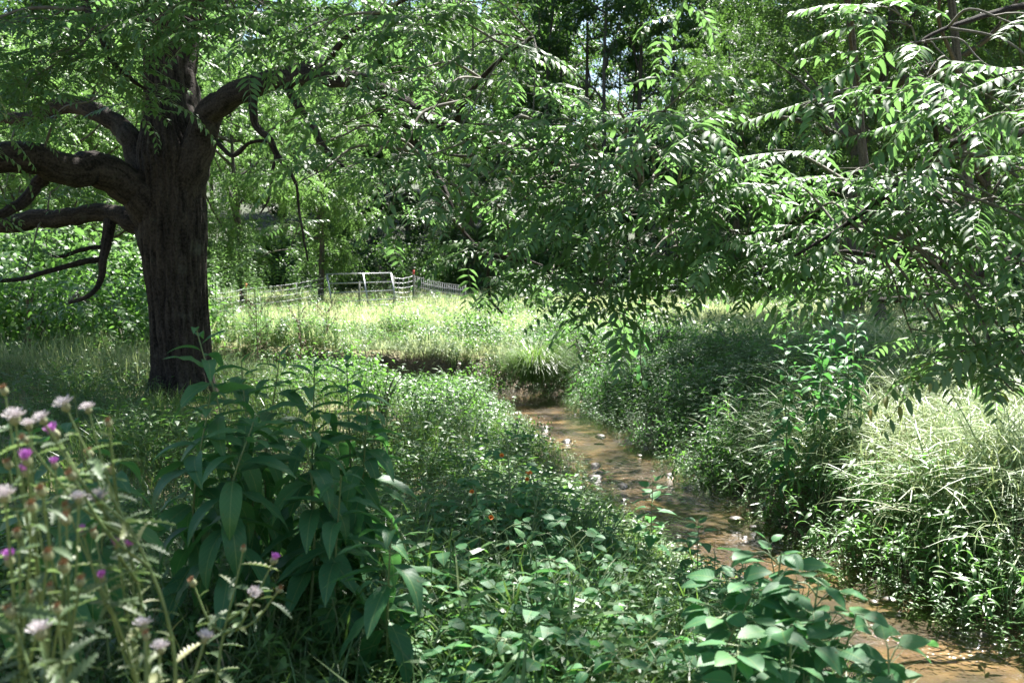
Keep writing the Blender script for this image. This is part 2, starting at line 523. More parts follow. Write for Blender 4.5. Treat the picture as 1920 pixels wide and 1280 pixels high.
def H(x, y):
    sh = np.shape(x)
    x = np.asarray(x, float).ravel(); y = np.asarray(y, float).ravel()
    d, s, al = stream_info(x, y)
    hw = np.interp(al, np.arange(140), SW)
    top = 0.10 * (fbm(x * .35, y * .35, 3) - .5) * 2 + 0.05 * (fbm(x * 1.6, y * 1.6, 5) - .5) * 2
    top = top + 0.006 * np.clip(y - 17, 0, 40) + 0.16 * np.clip(y - 46, 0, 130) + 0.10 * np.clip(np.abs(x) - 26, 0, 60)
    top = top + 0.25 * np.exp(-((x - 4.6) / 2.2) ** 2 - ((y - 10.5) / 4.5) ** 2)
    top = top - .38 * np.exp(-((x - 2.1) / 1.1) ** 2 - ((y - 3.9) / 1.4) ** 2)
    # bank width: gentle on the inside of the bend, steep on the outside
    wr = np.interp(al, [0, 40, 70, 88, 96, 108, 139], [1.3, 1.5, 1.9, 1.9, .75, .32, .5])
    wl = np.interp(al, [0, 30, 60, 72, 86, 105, 122, 139], [1.2, 1.6, 2.0, 2.6, 4.2, 4.2, 2.5, 2.0])
    w = np.where(s > 0, wr, wl)
    w = w * (0.8 + 0.5 * fbm(x * .8, y * .8, 9))
    t = np.clip((d - hw + .06) / w, 0, 1)
    prof = np.where(s > 0, sstep(0, 1, t), 0.3 * sstep(0, .3, t) + 0.7 * sstep(.3, 1, t))
    bed = WATER - 0.11 + 0.05 * (fbm(x * 2.4, y * 2.4, 21) - .5)
    z = bed * (1 - prof) + top * prof
    return z.reshape(sh)


def axis(*segs):
    out = []
    for a, b, n in segs:
        out.append(np.linspace(a, b, n, endpoint=False))
    out.append([segs[-1][1]])
    return np.concatenate(out)


gx = axis((-320, -60, 14), (-60, -14, 30), (-14, -5, 45), (-5, 7, 120), (7, 14, 35), (14, 60, 30), (60, 320, 14))
gy = axis((-40, 0, 10), (0, 3, 8), (3, 22, 190), (22, 46, 60), (46, 120, 40), (120, 500, 20))
GX, GY = np.meshgrid(gx, gy)
GZ = H(GX, GY)
nx, ny = len(gx), len(gy)
ii = np.arange(nx * ny).reshape(ny, nx)
q = np.stack([ii[:-1, :-1], ii[:-1, 1:], ii[1:, 1:], ii[1:, :-1]], -1).reshape(-1, 4)
gt = np.vstack([q[:, [0, 1, 2]], q[:, [0, 2, 3]]])
gv = np.stack([GX.ravel(), GY.ravel(), GZ.ravel()], 1)
m, nt, out = nodes_of('soil_and_stream_bed')
L = nt.links.new
geo = N(nt, 'ShaderNodeNewGeometry')
sep = N(nt, 'ShaderNodeSeparateXYZ'); L(geo.outputs['Position'], sep.inputs[0])
n1 = N(nt, 'ShaderNodeTexNoise'); n1.inputs['Scale'].default_value = 9; n1.inputs['Detail'].default_value = 8
n2 = N(nt, 'ShaderNodeTexNoise'); n2.inputs['Scale'].default_value = 2.0; n2.inputs['Detail'].default_value = 4
n3 = N(nt, 'ShaderNodeTexVoronoi'); n3.inputs['Scale'].default_value = 26
for n_ in (n1, n2, n3):
    L(geo.outputs['Position'], n_.inputs['Vector'])
soil = ramp(nt, n1.outputs['Fac'], [(.3, (.05, .036, .022)), (.7, (.13, .09, .052))])
grassy = ramp(nt, n1.outputs['Fac'], [(.3, (.09, .09, .035)), (.7, (.22, .20, .09))])
n5 = N(nt, 'ShaderNodeTexNoise'); n5.inputs['Scale'].default_value = 3.5; n5.inputs['Detail'].default_value = 3
L(geo.outputs['Position'], n5.inputs['Vector'])
sand = ramp(nt, n5.outputs['Fac'], [(.35, (.038, .020, .007)), (.52, (.092, .056, .019)), (.7, (.17, .115, .045))])
mud = ramp(nt, n2.outputs['Fac'], [(.40, (0, 0, 0)), (.56, (.95, .95, .95))])
mxs = N(nt, 'ShaderNodeMix', data_type='RGBA'); mxs.inputs['B'].default_value = (.022, .014, .007, 1)
L(mud, mxs.inputs['Factor']); L(sand, mxs.inputs['A'])
mr = N(nt, 'ShaderNodeMapRange'); mr.inputs['From Min'].default_value = WATER - .02; mr.inputs['From Max'].default_value = WATER + .05
L(sep.outputs['Z'], mr.inputs['Value'])
mx1 = N(nt, 'ShaderNodeMix', data_type='RGBA'); L(mr.outputs[0], mx1.inputs['Factor']); L(mxs.outputs['Result'], mx1.inputs['A']); L(soil, mx1.inputs['B'])
mr2 = N(nt, 'ShaderNodeMapRange'); mr2.inputs['From Min'].default_value = -.14; mr2.inputs['From Max'].default_value = -.02
L(sep.outputs['Z'], mr2.inputs['Value'])
mx2 = N(nt, 'ShaderNodeMix', data_type='RGBA'); L(mr2.outputs[0], mx2.inputs['Factor']); L(mx1.outputs['Result'], mx2.inputs['A']); L(grassy, mx2.inputs['B'])
pb = N(nt, 'ShaderNodeBsdfPrincipled'); pb.inputs['Roughness'].default_value = .9
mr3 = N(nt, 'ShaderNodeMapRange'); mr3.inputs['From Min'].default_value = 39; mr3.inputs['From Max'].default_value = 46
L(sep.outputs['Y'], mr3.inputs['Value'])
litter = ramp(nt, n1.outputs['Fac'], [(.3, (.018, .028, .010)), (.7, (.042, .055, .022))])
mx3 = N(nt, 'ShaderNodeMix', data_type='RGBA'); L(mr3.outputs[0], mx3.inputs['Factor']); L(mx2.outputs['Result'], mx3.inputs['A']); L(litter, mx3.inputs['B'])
L(mx3.outputs['Result'], pb.inputs['Base Color'])
bm_ = N(nt, 'ShaderNodeBump'); bm_.inputs['Strength'].default_value = .6; bm_.inputs['Distance'].default_value = .03
ad = N(nt, 'ShaderNodeMath', operation='ADD'); L(n1.outputs['Fac'], ad.inputs[0]); L(n3.outputs['Distance'], ad.inputs[1])
L(ad.outputs[0], bm_.inputs['Height']); L(mr.outputs[0], bm_.inputs['Strength']); L(bm_.outputs[0], pb.inputs['Normal']); L(pb.outputs[0], out.inputs['Surface'])
M['soil'] = m
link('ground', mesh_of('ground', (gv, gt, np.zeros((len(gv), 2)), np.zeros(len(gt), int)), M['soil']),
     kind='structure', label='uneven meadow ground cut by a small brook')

# water: a sheet along the brook, its edges run under the banks
m, nt, out = nodes_of('brook_water')
L = nt.links.new
geo = N(nt, 'ShaderNodeNewGeometry')
mp = N(nt, 'ShaderNodeMapping'); mp.inputs['Rotation'].default_value = (0, 0, .25); mp.inputs['Scale'].default_value = (1, .75, 1)
L(geo.outputs['Position'], mp.inputs['Vector'])
w1 = N(nt, 'ShaderNodeTexNoise'); w1.inputs['Scale'].default_value = 20; w1.inputs['Detail'].default_value = 2
w2 = N(nt, 'ShaderNodeTexNoise'); w2.inputs['Scale'].default_value = 3; w2.inputs['Detail'].default_value = 2
L(mp.outputs[0], w1.inputs['Vector']); L(mp.outputs[0], w2.inputs['Vector'])
w3 = N(nt, 'ShaderNodeTexNoise'); w3.inputs['Scale'].default_value = 1.1; w3.inputs['Detail'].default_value = 2
L(geo.outputs['Position'], w3.inputs['Vector'])
rif = N(nt, 'ShaderNodeMapRange'); rif.inputs['From Min'].default_value = .42; rif.inputs['From Max'].default_value = .62
rif.inputs['To Min'].default_value = .12; rif.inputs['To Max'].default_value = 1.0
L(w3.outputs['Fac'], rif.inputs['Value'])
mu0 = N(nt, 'ShaderNodeMath', operation='MULTIPLY'); L(w1.outputs['Fac'], mu0.inputs[0]); L(rif.outputs[0], mu0.inputs[1])
mu = N(nt, 'ShaderNodeMath', operation='MULTIPLY_ADD'); mu.inputs[1].default_value = .25; L(w2.outputs['Fac'], mu.inputs[0]); L(mu0.outputs[0], mu.inputs[2])
bw = N(nt, 'ShaderNodeBump'); bw.inputs['Strength'].default_value = 1.0; bw.inputs['Distance'].default_value = .06
L(mu.outputs[0], bw.inputs['Height'])
tr = N(nt, 'ShaderNodeBsdfTransparent'); tr.inputs['Color'].default_value = (.95, .90, .80, 1)
gl = N(nt, 'ShaderNodeBsdfGlossy'); gl.inputs['Roughness'].default_value = .04; L(bw.outputs[0], gl.inputs['Normal'])
fre = N(nt, 'ShaderNodeFresnel'); fre.inputs['IOR'].default_value = 1.36; L(bw.outputs[0], fre.inputs['Normal'])
ms = N(nt, 'ShaderNodeMixShader'); L(fre.outputs[0], ms.inputs['Fac']); L(tr.outputs[0], ms.inputs[1]); L(gl.outputs[0], ms.inputs[2])
L(ms.outputs[0], out.inputs['Surface'])
M['water'] = m
tg = norm(np.gradient(SP, axis=0)); nr = np.stack([tg[:, 1], -tg[:, 0]], 1)
wv, wt = [], []
K = 9
for i in range(len(SP)):
    for k in range(K):
        c = (k / (K - 1) * 2 - 1) * (SW[i] + .16)
        wv.append((*(SP[i] + nr[i] * c), WATER))
for i in range(len(SP) - 1):
    for k in range(K - 1):
        a = i * K + k
        wt += [(a, a + 1, a + K + 1), (a, a + K + 1, a + K)]
wv = np.array(wv, float)
link('stream_water', mesh_of('stream_water', (wv, np.array(wt), np.zeros((len(wv), 2)), np.zeros(len(wt), int)), M['water']),
     kind='structure', label='shallow clear brook over golden brown sand')

# ------------------------------------------------------------------ walnut trees
PX = 12.0 / F          # metres per photo pixel at the old tree's distance


def limb(pts, n=26, sides=14, rough=.35, seed=0, mat='limb_bark'):
    """pts: rows (px, py, Y, thickness in photo pixels) -> tube template and its centre line with radii"""
    P = np.array([np.append(at(a, b, Yd), th * Yd / F / 2) for a, b, Yd, th in pts])
    C = catmull(P, n)
    C[:, :3] += (np.stack([fbm(np.arange(n) * .35, np.full(n, seed + k * 7.0), k) - .5 for k in range(3)], 1)) * C[:, 3:4] * .8 * np.minimum(1, np.arange(n) / 3)[:, None]
    return tube(C[:, :3], np.maximum(C[:, 3], .004), sides, True, 0, rough, seed), C


def mesh_part(name, tpl, mat, parent, origin, **kw):
    V, T, U, MI = tpl
    return link(name, mesh_of(name, (V - np.asarray(origin), T, U, MI), mat), parent, **kw)


# leaf templates shared by all walnut foliage
PIN_HI = [pinnate(rng.uniform(.42, .54), int(rng.integers(7, 10)), .102, .031, dr, False, k) for k, dr in enumerate((.15, .35, .5, .75, 1.0, .5))]
PIN_LO = [pinnate(rng.uniform(.42, .54), int(rng.integers(7, 10)), .102, .033, dr, True, k + 20) for k, dr in enumerate((.15, .35, .5, .75, 1.0, .5))]
PIN_FAR = [pinnate(.5, 6, .135, .05, dr, True, k + 40) for k, dr in enumerate((.3, .7, 1.1))]
PIN_HI_MESH = [mesh_of('leaf', t, [M['walnut'], M['stem']]) for t in PIN_HI]


def grow_blob(c, skel, r, nleaf, twigs, leaves, rad=.012, droop=.35, flat=.75):
    """a bough from the nearest point of the skeleton to c, side twigs about c, and leaves along them"""
    c = np.asarray(c, float)
    d = np.linalg.norm(skel[:, :3] - c, axis=1)
    k = int(np.argmin(d + 0.25 * np.maximum(0, c[2] - skel[:, 2])))
    s = skel[k, :3]
    v = c - s
    ln = np.linalg.norm(v)
    mid = s + v * .55 + np.array([0, 0, .14 * ln]) + rng.normal(0, .07 * ln, 3)
    end = c + norm(v) * r * .8 + np.array([0, 0, -.25 * r])
    path = catmull(np.array([s, mid, c, end]), 16)
    r0 = min(max(skel[k, 3] * .75, .006), rad + .006 * ln)
    twigs.append(tube(path, np.linspace(r0, .0035, 16), 6, False, 0, .3, k))
    n_t = max(2, int(round(nleaf / 4.6)))
    for _ in range(n_t):
        u = rng.uniform(.45, 1.0) if ln > r else rng.uniform(.2, 1)
        b = path[min(15, int(u * 15))]
        dr = rand_dir(1, -.30, .42)[0] + np.array([0, -.25, 0])
        dr = norm(dr)
        tl = r * rng.uniform(.7, 1.25)
        tt = np.linspace(0, 1, 6)[:, None]
        tp = b + dr * tl * tt + np.array([0, 0, -1.0]) * droop * tl * tt ** 2
        twigs.append(tube(tp, np.linspace(.0055, .0022, 6), 4, False))
        nl = int(rng.integers(4, 6))
        td = norm(tp[-1] - tp[0]); sd_ = norm(np.cross(td, (0, 0, 1.0)))
        for j in range(nl):
            w = .3 + .7 * (j + 1) / nl
            p = np.array([np.interp(w, tt[:, 0], tp[:, a]) for a in range(3)])
            # alternate sides of the twig, held out level and a little forward; the last carries on
            if j == nl - 1:
                out = td + rng.normal(0, .2, 3)
            else:
                out = td * .45 + sd_ * (1 if j % 2 else -1) + np.array([0, -.3, .08]) + rng.normal(0, .18, 3)
            leaves.append((p, norm(out)))


def tree_foliage(root, origin, leaves, stuff_tpls, n_parts, scale=(.85, 1.15), label=None, mats=None):
    """the leaves that show largest become parts, the rest one mass"""
    P = np.array([l[0] for l in leaves]); D = norm(np.array([l[1] for l in leaves]))
    n = len(P)
    up = np.array([0, -.12, 1.0]) + rng.normal(0, .2, (n, 3))
    S = rng.uniform(*scale, n)
    R = frames(D, up) * S[:, None, None]
    px, py, dep = project(P + D * .2)
    size = np.where((px > 0) & (px < 1920) & (py > 0) & (py < 1280) & (dep > 0), S / np.maximum(dep, .1), 0) * rng.uniform(.8, 1.2, n)
    order = np.argsort(-size)
    parts = order[:n_parts]; parts = parts[size[parts] > 0]
    rest = np.setdiff1d(np.arange(n), parts)
    for i in parts:
        o = link('leaf', PIN_HI_MESH[int(rng.integers(len(PIN_HI_MESH)))], root)
        place(o, R[i], P[i] - origin)
    g = Geo()
    which = rng.integers(0, len(stuff_tpls), len(rest))
    for k, t in enumerate(stuff_tpls):
        s = rest[which == k]
        g.put(t, R[s], P[s] - origin)
    me = g.mesh('foliage', mats or [M['walnut'], M['stem']], False)
    link('foliage', me, root, kind='stuff')


def twig_part(root, origin, twigs, name='twigs'):
    g = Geo()
    for t in twigs:
        g.add(t[0], t[1], t[2])
    V, T, U, MI = g.tpl()
    link(name, mesh_of(name, (V - origin, T, U, MI), M['twig']), root, kind='stuff')


# --- the old tree on the left
base = np.array([at(345, 700, 12.0)[0], 12.0, 0.0]); base[2] = float(H(base[0], base[1])) - .1
old = thing('walnut_tree', 'massive dark furrowed trunk with low heavy limbs, beside the thistles', 'tree', tuple(base))
# trunk with real furrows: ridges run up the bole and wander
tp = [(346, 775, 185), (345, 745, 146), (343, 700, 117), (340, 640, 112), (335, 560, 112), (328, 490, 121), (326, 440, 128), (325, 390, 127),
      (322, 340, 118), (318, 290, 122), (312, 240, 96), (308, 190, 80), (305, 120, 72), (300, 40, 66), (296, -60, 58), (300, -220, 46), (318, -420, 34), (330, -620, 20)]
P = np.array([np.append(at(a, b, 12.0), t * PX / 2 * .93) for a, b, t in tp])
nr_, sd = 420, 150
C = catmull(P, nr_)
a = np.linspace(0, 2 * math.pi, sd, endpoint=False)
AA = np.repeat(a[None], nr_, 0); zz = np.repeat(C[:, 2:3], sd, 1)
wob = AA * 6.4 + .9 * np.sin(zz * 1.7) + 1.3 * (fbm(np.cos(AA) * 1.5 + 5, zz * .9 + np.sin(AA) * 1.5, 2) - .5)
r1 = np.abs(np.sin(wob * 2 + 2.2 * (fbm(AA * 3, zz * 2.2, 4) - .5) * 2))
plate = fbm(np.cos(AA) * 9 + 20, zz * 3.2 + np.sin(AA) * 9, 6)
big = fbm(np.cos(AA) * 1.6 + 9, zz * .9 + np.sin(AA) * 1.6, 8) - .5
rr = C[:, 3:4] * (1 + .10 * big) + .042 * (r1 ** .6 - .7) * np.clip(C[:, 3:4] / .3, .3, 1) + .014 * (plate - .5)
flare = np.exp(-np.maximum(0, zz - base[2]) / .35)
rr = rr * (1 + .16 * flare * np.cos(AA * 5 + 1.0))
V = np.stack([C[:, 0:1] + rr * np.cos(AA), C[:, 1:2] + rr * np.sin(AA), zz], 2).reshape(-1, 3)
idx = np.arange(nr_ * sd).reshape(nr_, sd)
nxt = np.roll(idx, -1, 1)
qd = np.stack([idx[:-1], nxt[:-1], nxt[1:], idx[1:]], -1).reshape(-1, 4)
T = np.vstack([qd[:, [0, 1, 2]], qd[:, [0, 2, 3]]])
U = np.stack([AA / (2 * math.pi), zz * .45], 2).reshape(-1, 2)
link('trunk', mesh_of('trunk', (V - base, T, U, np.zeros(len(T), int)), M['bark']), old)

limbs = [
    [(318, 420, 12, 110), (275, 375, 11.9, 84), (225, 343, 11.7, 70), (165, 322, 11.4, 64), (100, 312, 11.1, 58), (40, 298, 10.8, 58), (-60, 292, 10.4, 50), (-220, 250, 9.8, 36), (-380, 220, 9.3, 20)],
    [(300, 470, 12, 70), (262, 425, 12.1, 48), (225, 405, 12.2, 37), (150, 403, 12.4, 34), (70, 412, 12.5, 34), (0, 420, 12.6, 32), (-120, 430, 12.8, 26), (-300, 420, 13, 14)],
    [(338, 360, 12, 90), (362, 290, 11.9, 66), (385, 232, 11.8, 56), (410, 200, 11.7, 50), (455, 174, 11.4, 44), (510, 152, 11, 42), (570, 136, 10.6, 42), (630, 142, 10.1, 38), (690, 156, 9.6, 32), (760, 196, 9.1, 26),
     (850, 245, 8.7, 22), (940, 276, 8.4, 20), (1020, 298, 8.1, 18), (1100, 318, 7.8, 14), (1180, 352, 7.6, 10), (1290, 420, 7.4, 6)],
    [(300, 360, 12, 80), (262, 290, 12.1, 50), (238, 250, 12.2, 40), (205, 222, 12.3, 34), (160, 200, 12.4, 32), (110, 200, 12.6, 30), (50, 226, 12.8, 26), (-60, 200, 13, 18)],
    [(345, 250, 12.3, 50), (350, 190, 12.6, 46), (352, 110, 12.8, 42), (365, 20, 13, 36), (400, -120, 13.2, 28), (470, -300, 13.4, 16)],
    [(308, 60, 12, 60), (370, -60, 11.4, 38), (480, -180, 10.6, 30), (620, -280, 9.8, 24), (800, -360, 9, 14)],
    [(300, -20, 12, 56), (210, -140, 11.2, 34), (100, -240, 10.2, 26), (-40, -330, 9.2, 14)],
    [(300, -120, 12, 50), (330, -260, 10.6, 30), (380, -380, 9, 22), (430, -460, 7.6, 12)],
    [(305, -60, 12, 54), (420, -260, 10.6, 34), (640, -420, 9, 26), (860, -560, 7.6, 20), (1020, -700, 6.6, 12)],  # unseen limb added to carry clusters that shade the foreground
    [(302, -160, 12, 46), (270, -190, 14.5, 30), (200, -200, 17, 20), (120, -200, 19.5, 10)],  # limb reaching back, added to carry the shading clusters
    [(310, -300, 12, 40), (420, -420, 12.4, 26), (600, -520, 12.6, 16), (820, -560, 12.6, 10)],
]
small = [
    [(398, 222, 11.75, 26), (394, 196, 11.7, 24), (391, 178, 11.7, 16)],
    [(82, 335, 11.1, 30), (58, 362, 11, 22), (24, 392, 10.9, 20), (-20, 410, 10.8, 14)],
    [(206, 412, 12.2, 24), (200, 455, 12.1, 20), (193, 492, 12, 16), (187, 530, 12, 12), (165, 556, 11.9, 9), (130, 568, 11.9, 6)],
    [(190, 486, 12, 12), (150, 493, 11.9, 11), (95, 508, 11.8, 10), (40, 524, 11.7, 9), (-20, 528, 11.6, 7)],
    [(194, 462, 12.1, 9), (150, 470, 12, 8), (110, 482, 11.9, 6), (80, 470, 11.8, 4)],
    [(474, 172, 11.3, 20), (475, 212, 11.2, 16), (482, 240, 11.2, 13), (505, 260, 11.1, 12), (520, 290, 11.1, 11), (542, 318, 11, 8), (556, 346, 11, 6)],
    [(519, 285, 11.1, 8), (510, 325, 11, 6), (504, 372, 11, 4), (488, 400, 11, 3)],
    [(508, 264, 11.1, 7), (470, 268, 11.2, 7), (437, 292, 11.4, 8), (404, 264, 11.6, 9)],
    [(528, 150, 10.9, 20), (556, 192, 10.7, 17), (586, 236, 10.5, 14), (604, 272, 10.4, 11), (650, 320, 10.2, 6)],
    [(556, 345, 11, 5), (562, 400, 11, 5), (570, 450, 10.9, 4), (578, 490, 10.9, 3)],
    [(720, 176, 9.4, 22), (760, 240, 9, 17), (795, 290, 8.8, 15), (834, 354, 8.6, 10), (860, 420, 8.4, 7), (905, 472, 8.2, 8), (960, 484, 8, 9), (1012, 497, 7.9, 7), (1060, 540, 7.8, 4)],
    [(922, 478, 8.1, 7), (914, 520, 8, 6), (920, 560, 8, 5), (942, 588, 8, 4)],
    [(140, -40, 9.6, 15), (168, 25, 9.5, 13), (190, 70, 9.4, 12), (212, 118, 9.4, 10), (250, 152, 9.3, 8), (275, 168, 9.3, 5)],
    [(290, -20, 9.2, 9), (335, 28, 9.1, 8), (390, 48, 9, 7), (460, 44, 8.9, 5)],
    [(850, 250, 8.7, 14), (870, 190, 8.4, 10), (930, 120, 8.1, 8), (1000, 70, 7.8, 5)],
    [(600, 138, 10.3, 16), (650, 70, 9.6, 12), (740, 10, 8.9, 9), (840, -40, 8.2, 6)],
]
SK = []
for i, l in enumerate(limbs):
    n = 60 if i == 2 else 40
    t, C = limb(l, n, 20 if i < 5 else 12, .22, i + 1)
    mesh_part('limb', t, M['limb_bark'], old, base)
    SK.append(C)
for i, l in enumerate(small):
    t, C = limb(l, 18, 8, .4, i + 30)
    mesh_part('branch', t, M['limb_bark'], old, base)
    SK.append(C)
SK = np.vstack(SK)
leaves, twigs = [], []
blobs = [   # px, py, distance, radius, leaves : what hangs in view
    (40, 40, 9, .7, 60), (150, 110, 9.2, .6, 50), (60, 150, 9.6, .6, 44), (220, 40, 8.8, .6, 54), (245, 130, 9.2, .4, 14), (170, 190, 10.5, .4, 12),
    (330, 60, 8.6, .6, 50), (335, 120, 8.8, .35, 12), (395, 130, 8.4, .25, 9), (440, 60, 8.4, .6, 54), (490, 90, 8.4, .35, 14), (540, 50, 8.2, .6, 50),
    (590, 70, 8.6, .4, 24), (630, 60, 8.2, .55, 48), (700, 110, 8, .5, 44), (720, 30, 7.8, .55, 44), (810, 70, 7.6, .5, 40), (800, 150, 7.8, .5, 42),
    (880, 120, 7.4, .45, 36), (890, 30, 7.4, .4, 26), (650, 220, 8.6, .4, 26), (640, 280, 8.4, .45, 34), (710, 230, 8, .45, 38), (610, 350, 8.4, .35, 20), (700, 320, 8, .42, 32),
    (760, 300, 7.8, .4, 30), (740, 390, 7.8, .4, 24), (820, 220, 7.6, .45, 38), (850, 300, 7.5, .42, 34), (830, 400, 7.6, .4, 26), (800, 460, 7.6, .35, 16), (900, 200, 7.3, .42, 32),
    (940, 260, 7.2, .45, 38), (960, 170, 7.2, .32, 18), (1000, 230, 7.2, .38, 26), (930, 350, 7.4, .45, 34), (900, 440, 7.5, .4, 26), (960, 430, 7.5, .35, 20), (930, 530, 7.8, .28, 12),
    (1030, 300, 7, .42, 36), (1090, 260, 7, .35, 24), (1080, 350, 7, .45, 38), (1020, 400, 7.2, .4, 30), (1100, 430, 7, .42, 34), (1150, 380, 6.9, .42, 36), (1060, 500, 7.1, .3, 16),
    (1130, 510, 6.9, .35, 24), (1160, 230, 6.8, .32, 20), (1190, 300, 6.8, .4, 34), (1220, 430, 6.7, .42, 36), (1130, 580, 6.8, .22, 9), (1190, 540, 6.7, .28, 14), (1250, 350, 6.6, .42, 38),
    (1240, 240, 6.6, .32, 20), (1290, 190, 6.5, .25, 12), (1310, 290, 6.5, .38, 30), (1300, 470, 6.6, .4, 32), (1330, 400, 6.5, .4, 34), (1270, 530, 6.6, .22, 9), (1390, 330, 6.4, .36, 28),
    (1370, 500, 6.5, .32, 18), (1420, 430, 6.4, .38, 32),
    (-120, 100, 9, .8, 60), (-150, 350, 11, .8, 40), (60, 470, 12.2, .6, 16), (110, 350, 12.6, .6, 14),
    (20, 300, 12.5, .6, 14), (150, 560, 12.2, .5, 12), (430, 230, 12.5, .6, 14), (560, 420, 11, .4, 10)]
for (px, py, Y, r, n) in blobs:
    if px > 560:
        py = py - 25 - 45 * min(1, max(0, (py - 330) / 100)); n = n * (.20 if py > 120 else .42)
    elif px > 280 and py < 170:
        py -= 70; n = n * .5
    elif px > -100:
        n = n * (.6 if py > 250 else .75)
    grow_blob(at(px, py, Y), SK, r, n, twigs, leaves)
for (px, py, Y, r, n) in ((920, 520, 7.9, .2, 8), (1035, 515, 7.1, .2, 9), (1130, 530, 6.9, .24, 13), (1185, 560, 6.8, .18, 7), (1280, 490, 6.6, .2, 8)):
    grow_blob(at(px, py, Y), SK, r, n, twigs, leaves)
tree_foliage(old, base, leaves, PIN_LO, 300)
# the crown overhead, above the picture's edge: it throws the dappled shade on the near bank
high, htw = [], []
for _ in range(118):
    u = rand_dir(1, -.2, 1)[0]
    c = np.array([-1.6, 10.2, 7.0]) + u * np.array([6.4, 5.2, 4.6]) * rng.uniform(.45, 1)
    if c[2] < 1.65 + .30 * c[1]:
        c[2] = 1.65 + .30 * c[1] + rng.uniform(.5, 2.5)
    # a gap through which the sun falls on the far side of the brook and on the thistles
    gpt = c - SUND * (c[2] / SUND[2])
    hp = c - SUND * ((c[2] - 2.8) / SUND[2])
    if (-1.6 < hp[0] < 5 and 6.2 < hp[1] < 9.5):
        continue
    if (gpt[0] > 1.5 and gpt[1] > 4.6) or (gpt[0] < -1.15 and gpt[1] < 3.2) or (-1.6 < gpt[0] < .2 and 6.0 < gpt[1] < 8.2):
        continue
    if -.5 < gpt[0] < 1.6 and 2.4 < gpt[1] < 6.2 and rng.uniform() < .7:
        continue
    grow_blob(c, SK, rng.uniform(.9, 1.4), 32, htw, high, rad=.02)
for _ in range(12):  # extra clusters out of view, added to shade the ground left of the trunk
    c = np.array([rng.uniform(-5.4, -1.6), rng.uniform(12.5, 17), rng.uniform(6.6, 9)])
    grow_blob(c, SK, 1.1, 30, htw, high, rad=.02)
for _ in range(20):  # unseen clusters further back, added to deepen the shade left of the trunk
    c = np.array([rng.uniform(-7.5, -1.5), rng.uniform(16, 20.5), rng.uniform(7.2, 9.6)])
    grow_blob(c, SK, 1.2, 30, htw, high, rad=.02)
for _ in range(11):  # unseen clusters added overhead to darken the foliage at upper left
    c = np.array([rng.uniform(-6.5, -2.6), rng.uniform(10, 12.8), rng.uniform(6.3, 8.5)])
    grow_blob(c, SK, 1.1, 30, htw, high, rad=.02)
for _ in range(2):  # unseen clusters added to dapple the front of the near bank
    c = np.array([rng.uniform(.2, 2.0), rng.uniform(5.2, 6.7), rng.uniform(4.6, 5.6)])
    grow_blob(c, SK, .7, 13, htw, high, rad=.015)
tree_foliage(old, base, high, PIN_FAR, 0, (1.2, 1.6))
twig_part(old, base, twigs + htw)

# --- the second tree, its trunk out of the picture on the right, boughs reaching in
base2 = np.array([5.9, 7.4, 0.0]); base2[2] = float(H(base2[0], base2[1])) - .1
sec = thing('walnut_tree', 'leafy boughs reaching in from the picture edge over the sunny bank', 'tree', tuple(base2))
TR = np.array([(5.9, 7.4, base2[2], .25), (5.85, 7.5, 1.2, .2), (5.8, 7.5, 2.6, .18), (5.7, 7.6, 4.2, .15), (5.5, 7.7, 6.0, .11), (5.4, 7.8, 8.0, .06)])
C2 = catmull(TR, 60)
mesh_part('trunk', tube(C2[:, :3], C2[:, 3], 24, True, 0, .3, 5), M['bark'], sec, base2)
SK2 = [C2]
boughs = [
    [(2330, 190, 7.5, 60), (2150, 215, 7, 26), (1990, 232, 6.4, 18), (1900, 250, 6, 16), (1840, 258, 5.8, 15), (1766, 274, 5.7, 15), (1722, 320, 5.6, 14), (1655, 372, 5.6, 12), (1580, 425, 5.6, 8), (1490, 480, 5.6, 5)],
    [(1757, 276, 5.7, 9), (1752, 220, 5.6, 8), (1756, 150, 5.5, 7), (1735, 80, 5.4, 5)],
    [(2330, 380, 7.5, 50), (2100, 470, 7.2, 22), (1900, 495, 7, 14), (1800, 490, 6.9, 13), (1740, 490, 6.9, 12), (1660, 484, 6.8, 10), (1580, 472, 6.8, 8), (1470, 500, 6.7, 6), (1390, 506, 6.6, 4)],
    [(2300, 300, 7.5, 40), (2050, 420, 7.6, 22), (1930, 470, 7.6, 17), (1850, 510, 7.6, 15), (1795, 538, 7.6, 15), (1740, 555, 7.5, 14), (1680, 562, 7.5, 13), (1620, 556, 7.4, 12), (1540, 520, 7.3, 8), (1450, 520, 7.3, 5)],
    [(2310, 100, 7.5, 50), (2150, 20, 6.6, 26), (2000, 0, 6, 18), (1880, 20, 5.6, 12), (1760, 60, 5.3, 7), (1680, 110, 5.2, 4)],
    [(2290, -150, 7.6, 44), (2140, -260, 7.2, 26), (1960, -330, 6.8, 18), (1780, -380, 6.5, 10)],
    [(2290, -250, 7.7, 36), (2240, -400, 9, 24), (2150, -460, 10.5, 14)],
]
for i, l in enumerate(boughs):
    t, C = limb(l, 40, 9, .35, i + 60)
    mesh_part('limb', t, M['limb_bark'], sec, base2)
    SK2.append(C)
SK2 = np.vstack(SK2)
leaves2, twigs2 = [], []
